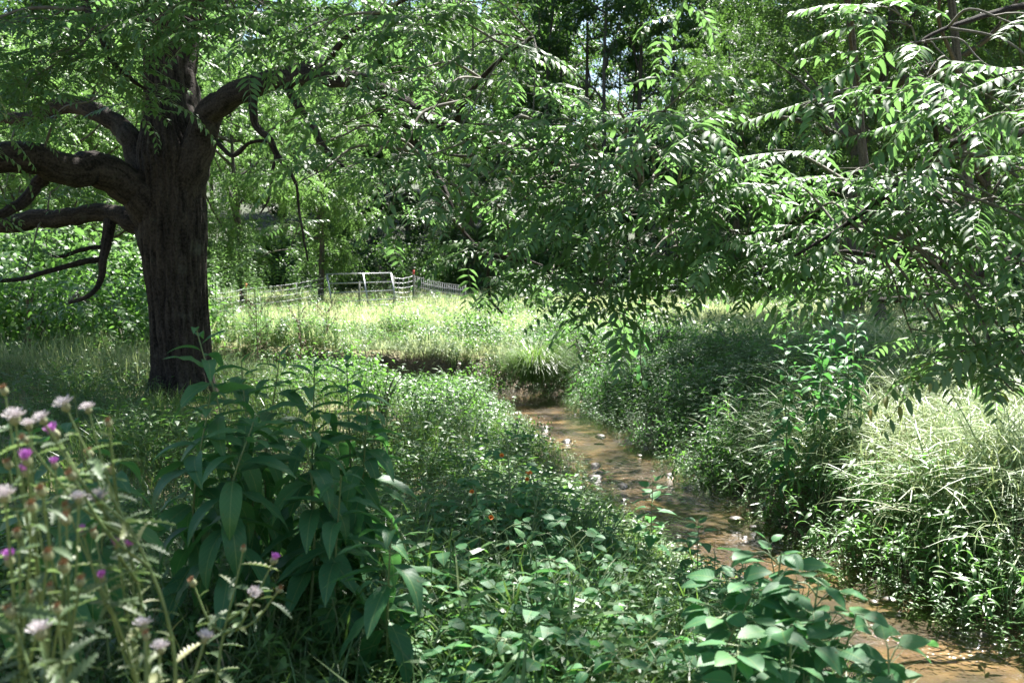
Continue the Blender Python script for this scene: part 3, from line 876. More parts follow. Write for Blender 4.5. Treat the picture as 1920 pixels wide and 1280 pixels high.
blobs2 = [
    (1900, 60, 5, .4, 30), (1840, 130, 5, .36, 26), (1880, 210, 4.9, .34, 26), (1760, 110, 5.2, .3, 18), (1700, 60, 5.2, .28, 14), (1780, 210, 5.3, .28, 14), (1700, 170, 5.4, .24, 10),
    (1880, 320, 5, .36, 30), (1820, 360, 5.2, .34, 26), (1760, 390, 5.4, .32, 22), (1900, 420, 5, .36, 28), (1700, 420, 5.6, .32, 22), (1640, 430, 5.7, .32, 22), (1830, 450, 5.3, .32, 24),
    (1580, 470, 5.9, .34, 26), (1520, 420, 6, .34, 26), (1450, 370, 6.1, .32, 22), (1480, 300, 6.1, .26, 14), (1510, 210, 6, .2, 8), (1460, 480, 6.1, .32, 24), (1560, 370, 5.9, .3, 20),
    (1620, 330, 5.8, .24, 10), (1400, 470, 6.3, .3, 20), (1400, 550, 6.4, .22, 9), (1900, 520, 5, .34, 26), (1860, 600, 5.2, .32, 24), (1900, 690, 5, .28, 14), (1800, 600, 5.4, .32, 22), (1760, 660, 5.5, .26, 13),
    (1820, 680, 5.3, .24, 10), (1740, 590, 5.7, .26, 13), (1660, 560, 5.9, .26, 12), (1700, 650, 5.7, .24, 10), (1560, 530, 6.2, .26, 14), (1500, 560, 6.3, .22, 9), (1870, 740, 4.8, .14, 5),
    (1960, 150, 5, .4, 24), (1980, 400, 5, .4, 24), (1990, 620, 5, .36, 20), (1730, 490, 5.7, .28, 16), (1350, 560, 6.6, .16, 5)]
for (px, py, Y, r, n) in blobs2:
    py = py - 15 - 35 * min(1, max(0, (py - 400) / 150)); n = n * (.26 if px < 1700 else .34)
    grow_blob(at(px, py, Y), SK2, r, n, twigs2, leaves2, rad=.008)
tree_foliage(sec, base2, leaves2, PIN_LO, 300, (.78, 1.02))
high2 = []
for _ in range(30):
    c = np.array([6.6, 8.0, 6.8]) + rand_dir(1, -.2, 1)[0] * np.array([2.0, 2.2, 2.6])
    if c[2] < 1.65 + .32 * c[1]:
        c[2] = 1.65 + .32 * c[1] + rng.uniform(.3, 1.5)
    grow_blob(c, SK2, rng.uniform(.7, 1.0), 24, twigs2, high2, rad=.02)
tree_foliage(sec, base2, high2, PIN_FAR, 0, (1.1, 1.5))
twig_part(sec, base2, twigs2)

# ------------------------------------------------------------------ trees beyond
CARD = leaf_card(1, .46)
FAR6 = leaf_low(1, .42, .2, .12)


def wood_tree(seed, h, crown_lo, rx, leaf, nclus, per, trunk_r, pin=False, mat='wood_leaf', lean=0.0, forks=3):
    """trunk and crown meshes of a tree standing at the origin"""
    r = np.random.default_rng(seed)
    tpth = np.array([(0, 0, -.3), (.1 + lean * .2, 0, h * .25), (lean * .6 + r.normal(0, .2), r.normal(0, .2), h * .55), (lean + r.normal(0, .3), r.normal(0, .3), h * .95)])
    P = catmull(tpth, 26)
    g = Geo(); g.add(*tube(P, np.linspace(trunk_r, .03, 26), 9, False, 0, .3, seed)[:3])
    ends = [P[8:]]
    for k in range(forks + 6):
        b = P[int(r.integers(7, 20))]
        dr = norm(np.array([r.normal(), r.normal(), r.uniform(.4, 1.4)]))
        ln = rx * r.uniform(.6, 1.15)
        t = np.linspace(0, 1, 10)[:, None]
        q = b + dr * ln * t + np.array([0, 0, 1]) * .25 * ln * t ** 2 + (np.stack([np.sin(t[:, 0] * 7 + k), np.cos(t[:, 0] * 6 + 2 * k), np.sin(t[:, 0] * 5 + 3 * k)], 1) - np.array([math.sin(k), math.cos(2 * k), math.sin(3 * k)])) * .06 * ln
        g.add(*tube(q, np.linspace(trunk_r * .42, .012, 10), 6, False, 0, .3, k)[:3])
        ends.append(q[3:])
    tm = g.mesh('trunk', M['wood_bark'])
    ends = np.vstack(ends)
    g = Geo()
    cz = (h + crown_lo) / 2; rz = (h - crown_lo) / 2
    u = norm(r.normal(0, 1, (nclus, 3))) * (r.uniform(.15, 1, (nclus, 1)) ** .5)
    C = u * np.array([rx, rx, rz]) + np.array([lean * .6, 0, cz])
    # clusters lean towards boughs, so the crown has lobes and holes
    near = ends[np.argmin(np.linalg.norm(C[:, None] - ends[None], axis=2), axis=1)]
    C = C * .72 + near * .28
    cr = r.uniform(.35, .95, nclus) * (rx / 4.0) ** .5
    n = nclus * per
    off = norm(r.normal(0, 1, (n, 3))) * (r.uniform(0, 1, (n, 1)) ** .4)
    cid = np.repeat(np.arange(nclus), per)
    P = C[cid] + off * cr[cid][:, None] * np.array([1.15, 1.15, .6])
    D = norm(off * np.array([1, 1, .3]) + r.normal(0, .5, (n, 3)) + np.array([0, 0, -.35]))
    up = np.array([0, 0, 1.0]) + r.normal(0, .45, (n, 3))
    R = frames(D, up) * (leaf * r.uniform(.6, 1.3, n))[:, None, None]
    if pin:
        for k, t in enumerate(PIN_FAR):
            s = np.arange(n) % len(PIN_FAR) == k
            g.put(t, R[s], P[s])
        cm = g.mesh('crown', [M[mat], M['stem']], False)
    else:
        g.put(CARD, R, P)
        cm = g.mesh('crown', M[mat], False)
    return tm, cm


def stand(name, kind, x, y, rot, s, label, cat='tree', group=None):
    tm, cm = kind
    o = thing(name, label, cat, (x, y, float(H(x, y)) - .05), group)
    o.rotation_euler = (0, 0, rot); o.scale = (s, s, s * rng.uniform(.95, 1.08))
    link('trunk', tm, o); link('crown', cm, o)
    return o


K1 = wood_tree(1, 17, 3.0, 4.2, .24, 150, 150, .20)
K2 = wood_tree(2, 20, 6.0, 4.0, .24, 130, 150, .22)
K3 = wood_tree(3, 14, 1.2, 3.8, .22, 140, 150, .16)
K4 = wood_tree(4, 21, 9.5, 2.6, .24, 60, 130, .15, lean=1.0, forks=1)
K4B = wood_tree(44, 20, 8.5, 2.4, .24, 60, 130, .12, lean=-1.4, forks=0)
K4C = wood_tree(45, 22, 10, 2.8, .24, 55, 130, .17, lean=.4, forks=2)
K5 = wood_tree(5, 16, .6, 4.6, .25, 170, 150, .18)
wg = 'trees of the wood behind the meadow'
wl = ['tall full crowned tree in the wood behind the meadow', 'tall straight tree with a high crown in the far wood', 'broad bushy tree of the wood edge behind the fence',
      '', 'low branched dense tree in the shade of the far wood']
KS = [K1, K2, K3, K4, K5]
spots = []
for row, (Y, step) in enumerate(((50, 5.0), (57, 5.4), (66, 6.0), (80, 6.6), (98, 8.0))):
    xm = .56 * Y + 6
    for x in np.arange(-xm, xm, step):
        xx = x + rng.uniform(-1.4, 1.4) + row * 2
        yy = Y + rng.uniform(-2, 2)
        pxx = CX + F * xx / yy
        if (960 if row < 2 else 1030) < pxx < (1370 if row < 2 else 1300):
            continue
        k = int(rng.choice([0, 1, 2, 4]))
        spots.append((k, xx, yy, row))
ORD = 'first second third fourth fifth sixth seventh eighth ninth tenth eleventh twelfth thirteenth fourteenth fifteenth sixteenth seventeenth eighteenth nineteenth twentieth'.split()
wk = ['full crowned tree', 'high crowned tree', 'bushy tree', '', 'dense low branched tree']
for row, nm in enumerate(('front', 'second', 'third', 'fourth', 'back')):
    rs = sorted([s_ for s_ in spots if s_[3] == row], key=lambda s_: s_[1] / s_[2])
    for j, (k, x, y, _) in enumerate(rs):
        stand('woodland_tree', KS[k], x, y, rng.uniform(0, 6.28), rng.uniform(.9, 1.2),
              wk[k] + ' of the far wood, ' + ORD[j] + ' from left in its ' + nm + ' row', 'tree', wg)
# the slender dark stems against the sky
for j, (px, Y, s) in enumerate(sorted(((1012, 52, .95), (1092, 54, 1), (1125, 50, 1.05), (1172, 57, 1), (1196, 53, 1.05), (1248, 51, 1), (1290, 58, 1.05), (1330, 54, .9), (1060, 60, 1.05)))):
    stand('slender_tree', (K4, K4B, K4C)[j % 3], (px - CX) / F * Y, Y, rng.uniform(0, 6.28), s, 'slender dark stemmed tree against the bright sky gap, ' + ORD[j] + ' from the left', 'tree', 'slender trees at the sky gap')
for j, (px, Y, s) in enumerate(sorted(((1010, 72, 1.05), (1240, 78, 1.15), (1340, 74, 1.1), (1160, 82, 1.15), (1040, 50, .6), (1150, 51, .5), (1230, 53, .55), (1320, 50, .65), (1100, 56, .7), (1270, 60, .75)))):
    stand('woodland_tree', K3, (px - CX) / F * Y, Y, rng.uniform(0, 6.28), s, 'low leafy tree under the slender stems, ' + ORD[j] + ' from the left', 'tree', 'low trees under the slender stems')
# pale sunlit trees behind the gate and the big shady tree on the right
S1 = wood_tree(11, 9.5, .9, 3.0, .95, 105, 26, .12, True, 'sunny_leaf')
S2 = wood_tree(12, 8.0, .5, 2.6, .9, 85, 24, .10, True, 'sunny_leaf')
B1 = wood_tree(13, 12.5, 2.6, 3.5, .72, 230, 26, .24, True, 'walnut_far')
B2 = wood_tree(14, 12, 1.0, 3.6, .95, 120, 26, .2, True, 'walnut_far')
stand('young_tree', S1, (600 - CX) / F * 36, 36, .4, 1.0, 'pale green sunlit young tree behind the metal gate', 'tree')
stand('young_tree', S2, (455 - CX) / F * 31, 31, 2.1, 1.0, 'pale green feathery young tree next to the old trunk', 'tree')
stand('young_tree', S1, (185 - CX) / F * 29, 29, 3.3, .95, 'sunlit young tree between the old trunk and the picture edge', 'tree')
stand('young_tree', S2, (40 - CX) / F * 26, 26, 4.4, 1.0, 'sunlit feathery young tree at the far left edge', 'tree')
B3 = wood_tree(15, 13, 7.2, 3.1, .8, 130, 26, .13, True, 'walnut_far', forks=2, lean=2.2)  # tree added for the shade it casts, crown kept above the view
stand('shade_tree', B3, 7.7, 20.5, 3.3, 1.0, 'tall tree added on the far terrace so its high crown shades the far bank', 'tree')
stand('shade_tree', B3, 8.3, 17.2, 3.0, .9, 'tall tree added near the far bank edge for shade, its crown above the picture', 'tree')
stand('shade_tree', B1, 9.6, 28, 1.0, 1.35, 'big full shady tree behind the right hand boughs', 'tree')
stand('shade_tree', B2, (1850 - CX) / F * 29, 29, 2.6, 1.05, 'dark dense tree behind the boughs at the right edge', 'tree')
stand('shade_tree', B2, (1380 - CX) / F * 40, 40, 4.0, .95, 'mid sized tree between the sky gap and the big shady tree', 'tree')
stand('shade_tree', K5, (1480 - CX) / F * 44, 44, .7, 1.0, 'dense dark tree filling the back between the two tall trunks', 'tree')
stand('shade_tree', K1, (1640 - CX) / F * 42, 42, 1.7, 1.0, 'dense dark tree far behind the drooping bough', 'tree')
stand('shade_tree', K5, (1790 - CX) / F * 45, 45, 2.7, 1.1, 'dense dark tree far back near the right edge', 'tree')
stand('shade_tree', B2, (880 - CX) / F * 43, 43, .7, 1.0, 'dark tree behind the corner of the wire fence', 'tree')


def shrub(seed, rx, h, leaf, nclus, per, mat, W=.5):
    r = np.random.default_rng(seed)
    g = Geo()
    ends = []
    for k in range(9):
        a = r.uniform(0, 6.28); e = np.array([math.cos(a) * rx * r.uniform(.2, .8), math.sin(a) * rx * r.uniform(.2, .8), h * r.uniform(.6, .95)])
        p = catmull(np.array([(0, 0, -.1), e * np.array([.3, .3, .5]), e]), 10)
        g.add(*tube(p, np.linspace(.018, .004, 10), 5, False)[:3]); ends.append(p)
    sm = g.mesh('stem', M['twig'])
    C = norm(r.normal(0, 1, (nclus, 3))) * (r.uniform(.2, 1, (nclus, 1)) ** .5) * np.array([rx, rx, h / 2]) + np.array([0, 0, h * .5])
    cid = np.repeat(np.arange(nclus), per); n = len(cid)
    off = norm(r.normal(0, 1, (n, 3))) * (r.uniform(0, 1, (n, 1)) ** .4)
    P = C[cid] + off * (r.uniform(.2, .42, nclus)[cid])[:, None]
    P[:, 2] = np.maximum(P[:, 2], .03)
    D = norm(off * np.array([1, 1, .3]) + r.normal(0, .4, (n, 3)) + np.array([0, 0, -.25]))
    R = frames(D, np.array([0, 0, 1.0]) + r.normal(0, .4, (n, 3))) * (leaf * r.uniform(.6, 1.25, n))[:, None, None]
    g = Geo(); g.put(leaf_low(1, W, .2, .12), R, P)
    return sm, g.mesh('foliage', M[mat], False)


def bush(kind, x, y, s, label, group=None):
    o = thing('shrub', label, 'shrub', (x, y, float(H(x, y))), group)
    o.rotation_euler = (0, 0, rng.uniform(0, 6.28)); o.scale = (s, s, s)
    link('stem', kind[0], o); link('foliage', kind[1], o, kind='stuff')


Q1 = shrub(21, 1.5, 2.1, .15, 85, 44, 'shrub_leaf', .62)
Q2 = shrub(22, 1.3, 1.5, .11, 80, 44, 'herb_leaf', .45)
Q3 = shrub(23, 1.9, 2.4, .13, 90, 46, 'wood_leaf', .5)
for (px, Y, s, kd, lb) in ((60, 19, 1.1, Q1, 'bright green broad leaved shrub under the low bough at the left edge'), (170, 20.5, 1.15, Q1, 'bright green shrub under the hooked dead branch'),
                           (255, 19.5, .95, Q1, 'bright shrub showing beside the old trunk'), (-40, 17, 1.1, Q1, 'leafy shrub cut by the left picture edge'),
                           (40, 15.5, 1.25, Q2, 'low dark green bush behind the brown fence post'), (150, 16.2, 1.3, Q2, 'low green bush above the dry grass'), (240, 17, 1.25, Q2, 'low bush touching the old trunk')):
    bush(kd, (px - CX) / F * Y, Y, s, lb)
for i in range(34):
    Y = rng.uniform(42, 50); px = -60 + 2040 * (i + rng.uniform(-.3, .3)) / 34
    bush(Q3 if i % 3 else Q1, (px - CX) / F * Y, Y, rng.uniform(.9, 1.5), 'shrub in the shaded undergrowth along the wood edge', 'shrubs along the wood edge')
for (px, Y, s, lb) in ((1700, 27, .8, 'dark shrub behind the bare drooping branch'), (1760, 29, .9, 'dark shrub behind the dark wire fence'), (1000, 30, .6, 'small shrub on the sunny meadow under the hanging twigs'),
                       (930, 27, .5, 'low sunlit bush in the meadow below the leafy twig'), (1080, 24, .42, 'low sunlit bush below the hanging leaf spray')):
    bush(Q2 if Y < 30 else Q3, (px - CX) / F * Y, Y, s, lb)

# low mounded bushes on the banks
Q4 = shrub(24, .62, .75, .075, 34, 40, 'herb_leaf', .4)
Q5 = shrub(25, .55, .6, .085, 30, 40, 'dark_herb', .26)
for (px, py, zz_, s, kd, lb) in (
        (880, 725, -.45, .8, 0, 'small mound left of the dark tussock'),
        (900, 655, -.1, 1.0, 0, 'leafy mound on the bank above the dark tussock'), (1090, 700, -.3, 1.1, 0, 'leafy mound right of the dark tussock'), (1140, 740, -.35, 1.0, 1, 'low bushy mound where the shadow meets the water'),
        (1230, 690, -.1, 1.2, 1, 'shaded mound high on the far bank'), (1290, 760, -.2, 1.0, 1, 'shaded mound halfway up the far bank'), (1370, 700, 0, 1.2, 1, 'shaded mound below the hanging leaves'),
        (1240, 820, -.45, .8, 1, 'low shaded mound by the water on the far bank'), (1400, 800, -.1, 1.0, 1, 'shaded mound left of the glossy weeds'), (1330, 870, -.4, .8, 0, 'sunny mound where the smartweed begins'),
        (640, 680, -.05, 1.1, 0, 'leafy mound between old trunk and cut bank'), (560, 690, 0, 1.0, 0, 'leafy mound right of the old trunk'), (720, 790, -.1, .9, 0, 'sunny mound beside the big leaved weeds'),
        (860, 800, -.3, .8, 0, 'sunny mound at the inside of the bend'), (960, 860, -.35, .6, 0, 'small leafy mound by the near water edge')):
    p = ground_at(px, py, zz_)
    bush((Q4, Q5)[kd], p[0], p[1], s * rng.uniform(.85, 1.1), lb)

# ------------------------------------------------------------------ gate and fences
def bar(a, b, r, sides=8):
    return tube(np.array([a, b]), np.array([r, r]), sides)


gz = lambda x, y: float(H(x, y))
GA, GB = at(622, 567, 33), at(741, 560, 33.6)       # feet of the gate frame
TA, TB = at(613, 514, 33.3), at(733, 512, 33.9)
gate = thing('metal_gate', 'galvanised tubular farm gate leaning at the meadow fence', 'gate', tuple(GA))
for k, (f0, nm) in enumerate(((0, 'rail'), (.33, 'rail'), (.66, 'rail'), (1, 'rail'), (-.2, 'rail'))):
    mesh_part(nm, bar(GA + (TA - GA) * f0, GB + (TB - GB) * f0, .021), M['galv'], gate, GA)
for f0 in (0, .56, 1):
    b = GA + (GB - GA) * f0; t = TA + (TB - TA) * f0
    mesh_part('upright', bar(b + (b - t) * .2, t, .03), M['galv'], gate, GA)
mesh_part('post', bar(at(673, 580, 34.2), at(674, 528, 34.2), .03), M['post_green'], gate, GA)


def tpost(name, label, base_, h, lean=(0, 0), cap=True, mat='post'):
    o = thing(name, label, 'fence post', tuple(base_))
    top = np.array([lean[0], lean[1], h])
    g = Geo()
    g.add(*tube(np.array([(0, 0, -.2), top]), np.array([.022, .022]), 4)[:3])
    g.add(*tube(np.array([(0, .025, -.2), top + np.array([0, .025, 0])]), np.array([.012, .012]), 4)[:3])
    for z in np.arange(.15, h - .12, .09):
        p = top * (z / h)
        g.add(*tube(np.array([p + (0, -.02, 0), p + (0, -.04, 0)]), np.array([.012, .008]), 4)[:3])
    link('shaft', g.mesh('shaft', M[mat], False), o)
    if cap:
        link('cap', mesh_of('cap', tube(np.array([top * .9, top * 1.02]), np.array([.032, .03]), 6), M['red']), o)
    return o


def fence(label, pts, heights, rows, step, mat, wr=.004, posts=True, group=None):
    """pts: ground points; each wire and each stay is a part"""
    pts = [np.asarray(p, float) for p in pts]
    o = thing('wire_fence', label, 'fence', tuple(pts[0]), group)
    for f0 in rows:
        path = []
        for i in range(len(pts) - 1):
            for t in np.linspace(0, 1, 7):
                p = pts[i] * (1 - t) + pts[i + 1] * t
                hh = heights[i] * (1 - t) + heights[i + 1] * t
                path.append(p + np.array([rng.normal(0, .01), rng.normal(0, .01), hh * f0 - .05 * math.sin(math.pi * t)]))
        mesh_part('wire', tube(np.array(path), np.full(len(path), wr), 4, False), M[mat], o, pts[0])
    if step:
        g = Geo()
        for i in range(len(pts) - 1):
            n = max(2, int(np.linalg.norm(pts[i + 1] - pts[i]) / step))
            for t in np.linspace(0, 1, n, endpoint=False):
                p = pts[i] * (1 - t) + pts[i + 1] * t
                hh = heights[i] * (1 - t) + heights[i + 1] * t
                sg = -.05 * math.sin(math.pi * t)
                mesh_part('stay', bar(p + np.array([0, 0, rows[0] * hh + sg]), p + np.array([0, 0, rows[-1] * hh + sg]), wr * .8, 3), M[mat], o, pts[0])
    if posts:
        for p, hh in zip(pts, heights):
            mesh_part('post', bar(p - np.array([0, 0, .3]), p + np.array([0, 0, hh + .08]), .03, 6), M['post_green'], o, pts[0])
    return o


def gp(px, Y):
    x = (px - CX) / F * Y
    return np.array([x, Y, gz(x, Y)])


hA = [at(462, 541, 27)[2] - gp(462, 27)[2], at(612, 522, 33)[2] - gp(612, 33)[2]]
fence('strands of wire fence running from the gate towards the tall weeds', [gp(380, 24), gp(462, 27), gp(608, 33)], [hA[0], hA[0], hA[1]], (.3, .48, .66, .84, 1.0), 1.1, 'wire', .0085, False)
hB = [at(738, 521, 34)[2] - gp(738, 34)[2], at(776, 517, 34.4)[2] - gp(776, 34.4)[2], at(872, 536, 31)[2] - gp(872, 31)[2]]
fence('galvanised woven wire fence at the corner beyond the gate', [gp(738, 34), gp(776, 34.4), gp(872, 31)], hB, (.2, .36, .52, .68, .84, 1.0), .16, 'wire', .0075)
tpost('fence_post', 'metal fence post with red cap at the corner of the wire fence', gp(776, 34.3), hB[1] + .18, (0, 0), True, 'post_green')
tpost('fence_post', 'rusty red topped fence post among the tall weeds', gp(462, 26.8), hA[0] + .12)
tpost('fence_post', 'thin brown fence post at the left edge below the low bough', gp(54, 15), 1.15, (-.02, 0), False)
fence('dark woven wire fence behind the bare drooping branch', [gp(1560, 21), gp(1583, 21.2), gp(1810, 22.5), gp(2050, 24)], [1.0, 1.0, 1.0, 1.0], (.1, .28, .46, .64, .82, 1.0), .17, 'dark_wire', .004)
fence('woven wire fence in front of the wood behind the hanging leaves', [gp(1180, 38), gp(1300, 38), gp(1420, 38.5)], [1.1, 1.1, 1.1], (.2, .4, .6, .8, 1.0), .2, 'wire', .005)

# ------------------------------------------------------------------ big-leaved plants
def big_plant(name, label, cat, px_top, py_top, Y, base_xy, leaf_meshes, nleaf, stem_r, stem_mat, leaf_scale=(.7, 1.1), pitch=(-.5, .5), group=None,
              head=None, gather=.28, spiral=2.4, stem_part='stem', opposite=False):
    """an upright stem with leaves set round it; every leaf is its own part"""
    top = at(px_top, py_top, Y)
    b = np.array([base_xy[0], base_xy[1], gz(*base_xy)])
    o = thing(name, label, cat, tuple(b), group)
    mid = b * .45 + top * .55 + rng.normal(0, .05, 3)
    path = catmull(np.array([b - (0, 0, .05), mid, top]), 16)
    mesh_part(stem_part, tube(path, np.linspace(stem_r, stem_r * .35, 16), 6, False), M[stem_mat], o, b)
    a0 = rng.uniform(0, 6.28)
    for j in range(nleaf):
        w = gather + (1 - gather) * (j + .5) / nleaf
        p = np.array([np.interp(w, np.linspace(0, 1, 16), path[:, k]) for k in range(3)])
        a_ = a0 + spiral * j + rng.normal(0, .25)
        tilt = pitch[0] + (pitch[1] - pitch[0]) * (j + .5) / nleaf + rng.normal(0, .15)
        d = np.array([math.cos(a_) * math.cos(tilt), math.sin(a_) * math.cos(tilt), math.sin(tilt)])
        s = leaf_scale[0] + (leaf_scale[1] - leaf_scale[0]) * math.sin(math.pi * min(1, .25 + .7 * w)) * rng.uniform(.75, 1.1)
        s *= 1 - .45 * max(0, w - .85) / .15
        R = frames(d, np.array([0, 0, 1.0]) + rng.normal(0, .18, 3))[0] * s
        l = link('leaf', leaf_meshes[int(rng.integers(len(leaf_meshes)))], o)
        place(l, R, p - b)
    return o, path, b


def petiole_leaf(L, W, kind, fold, curl, pet=.12, rows=8, mats=None, wave=.0, bites=0):
    g = Geo()
    g.add(*tube(np.array([(0, 0, 0), (0, pet * L, 0)]), np.array([.0022, .0016]), 4, False, 1)[:3], mi=1)
    V, T, U, MI = leaf_tpl(L, W, rows, kind, fold, curl, wave)
    g.add(V + np.array([0, pet * L, 0]), T, U, 0)
    return g.mesh('leaf', mats)


WM = [M['wing_leaf'], M['stem']]
WING = [petiole_leaf(.275, .084, 'lance', f_, c_, .07, 9, WM, w_) for f_, c_, w_ in ((.3, .25, .05), (.35, .5, .0), (.2, .4, .08), (.45, .7, .03), (.25, .9, .05))]
wing = [(368, 640, 3.9, (-1.16, 3.95), 'tallest of the big leaved weeds, its tip before the dark trunk'), (452, 700, 4.1, (-1.05, 4.1), 'big lance leaved weed just right of the tallest one'),
        (525, 690, 4.2, (-.95, 4.2), 'big lance leaved weed in the middle of the dark clump'), (590, 705, 4.1, (-.85, 4.15), 'big leaved weed whose top stands left of the cut bank'),
        (650, 700, 4.3, (-.70, 4.25), 'big lance leaved weed on the clump side nearest the brook'), (690, 780, 4.1, (-.62, 4.1), 'short big leaved weed at the clump edge with pale turned leaves'),
        (395, 760, 3.8, (-1.2, 3.8), 'big leaved weed at the thistle side of the dark clump'), (480, 800, 3.7, (-1.0, 3.7), 'big leaved weed with long drooping dark leaves in the front of the clump'),
        (570, 820, 3.8, (-.82, 3.8), 'big leaved weed in the front of the clump beside the drooping one'), (640, 890, 3.7, (-.66, 3.7), 'low big leaved weed in front of the clump towards the brook'),
        (735, 970, 3.4, (-.45, 3.5), 'small upright weed with few pointed leaves between clump and jewelweed')]
for i, (px, py, Y, b, lb) in enumerate(wing):
    py -= 25 if py < 850 else 0
    big_plant('tall_weed', lb, 'weed', px, py, Y, b, WING, 28 if py < 800 else 17, .007, 'stem', (.5, 1.05), (-.6, .7), 'big leaved weeds before the old tree', gather=.36 if py < 850 else .42)
# left big-leaf stems, partly behind the thistles
for (px, py, Y, b, lb) in ((60, 775, 3.2, (-1.6, 3.3), 'broad leaved weed behind the thistles at the left edge'), (140, 740, 3.6, (-1.62, 3.7), 'weed with pale upturned leaves behind the thistle heads'),
                           (215, 850, 3.3, (-1.35, 3.3), 'broad leaved weed between thistles and dark clump')):
    big_plant('tall_weed', lb, 'weed', px, py, Y, b, WING, 14, .006, 'stem', (.6, 1.1), (-.6, .4), 'big leaved weeds behind the thistles', gather=.4)
# weed with glossy leaves on the far bank, in the sun
for i, (px, py, Y, lb) in enumerate(((1475, 600, 8.6, 'outermost left stem of the glossy weed clump'), (1520, 575, 8.9, 'tall stem in the glossy weed clump on the far bank'), (1565, 560, 9, 'tallest stem in the glossy weed clump on the far bank'),
                                    (1610, 590, 8.8, 'right hand stem of the glossy weed clump'), (1540, 640, 8.5, 'short front stem of the glossy weed clump'), (1590, 660, 8.5, 'short front right stem of the glossy weed clump'), (1490, 680, 8.4, 'short front left stem of the glossy weed clump'))):
    x = (px - CX) / F * Y + rng.uniform(-.08, .08)
    big_plant('tall_weed', lb, 'weed', px, py, Y, (x, Y), WING, 30, .006, 'stem', (.4, .75), (-.2, .7), 'glossy weeds on the far bank', gather=.25)

JM = [M['jewel_leaf'], M['pale_stem']]
JEWEL = [petiole_leaf(.085, .054, 'ovate', f_, c_, .35, 7, JM, w_) for f_, c_, w_ in ((.12, .2, .02), (.2, .4, .0), (.08, .3, .03), (.25, .15, .02))]
flower = Geo()
flower.add(*tube(catmull(np.array([(0, 0, 0), (0, .006, -.003), (0, .014, -.004), (0, .02, 0)]), 7), np.array([.001, .004, .006, .0065, .006, .004, .009]), 7, False)[:3])
flower.add(*tube(catmull(np.array([(0, 0, 0), (0, -.004, -.003), (0, -.003, -.008)]), 5), np.array([.002, .0015, .001, .001, .0006]), 4, False)[:3])
FLOWER = flower.mesh('flower', M['orange'])


def jewelweed(px, py, Y, lb, nb, r, group, leafs=(.7, 1.1), nfl=0, name='jewelweed'):
    """a branching plant: central stem, side branches, leaves held flat at their ends"""
    x = (px - CX) / F * Y + rng.uniform(-.06, .06); y = Y + rng.uniform(-.05, .15)
    b = np.array([x, y, gz(x, y)])
    top = at(px, py, Y)
    o = thing(name, lb, 'plant', tuple(b), group)
    path = catmull(np.array([b - (0, 0, .05), b * .5 + top * .5 + rng.normal(0, .03, 3), top]), 14)
    mesh_part('stem', tube(path, np.linspace(.008, .0025, 14), 6, False), M['pale_stem'], o, b)
    spots_ = [(top, norm(np.array([rng.normal(), rng.normal(), .5])), o)]
    for k in range(nb):
        w = .35 + .62 * (k + .5) / nb
        p = np.array([np.interp(w, np.linspace(0, 1, 14), path[:, q_]) for q_ in range(3)])
        a_ = k * 2.4 + rng.uniform(-.4, .4)
        e = p + np.array([math.cos(a_), math.sin(a_), rng.uniform(.15, .5)]) * r * (1.15 - .75 * w) * rng.uniform(.7, 1.2)
        bp_ = catmull(np.array([p, p * .5 + e * .5 + (0, 0, .03), e]), 7)
        bo = mesh_part('branch', tube(bp_, np.linspace(.0032, .0015, 7), 4, False), M['pale_stem'], o, b)
        for u in (.45, .75, 1.0):
            spots_.append((np.array([np.interp(u, np.linspace(0, 1, 7), bp_[:, q_]) for q_ in range(3)]), norm(e - p), bo))
    for p, d0, own in spots_:
        for _ in range(int(rng.integers(1, 3))):
            d = norm(d0 * .6 + rand_dir(1, -.3, .35)[0]); d[2] -= .12
            s = rng.uniform(*leafs)
            l = link('leaf', JEWEL[int(rng.integers(len(JEWEL)))], own)
            place(l, frames(d, np.array([0, -.15, 1.0]) + rng.normal(0, .22, 3))[0] * s, p - b)
    for _ in range(nfl):
        p, d0, own = spots_[int(rng.integers(len(spots_)))]
        l = link('flower', FLOWER, own)
        place(l, frames(norm(np.array([rng.normal() * .5, -1, 0])))[0] * 1.3, p - b + np.array([0, -.03, -.01]))


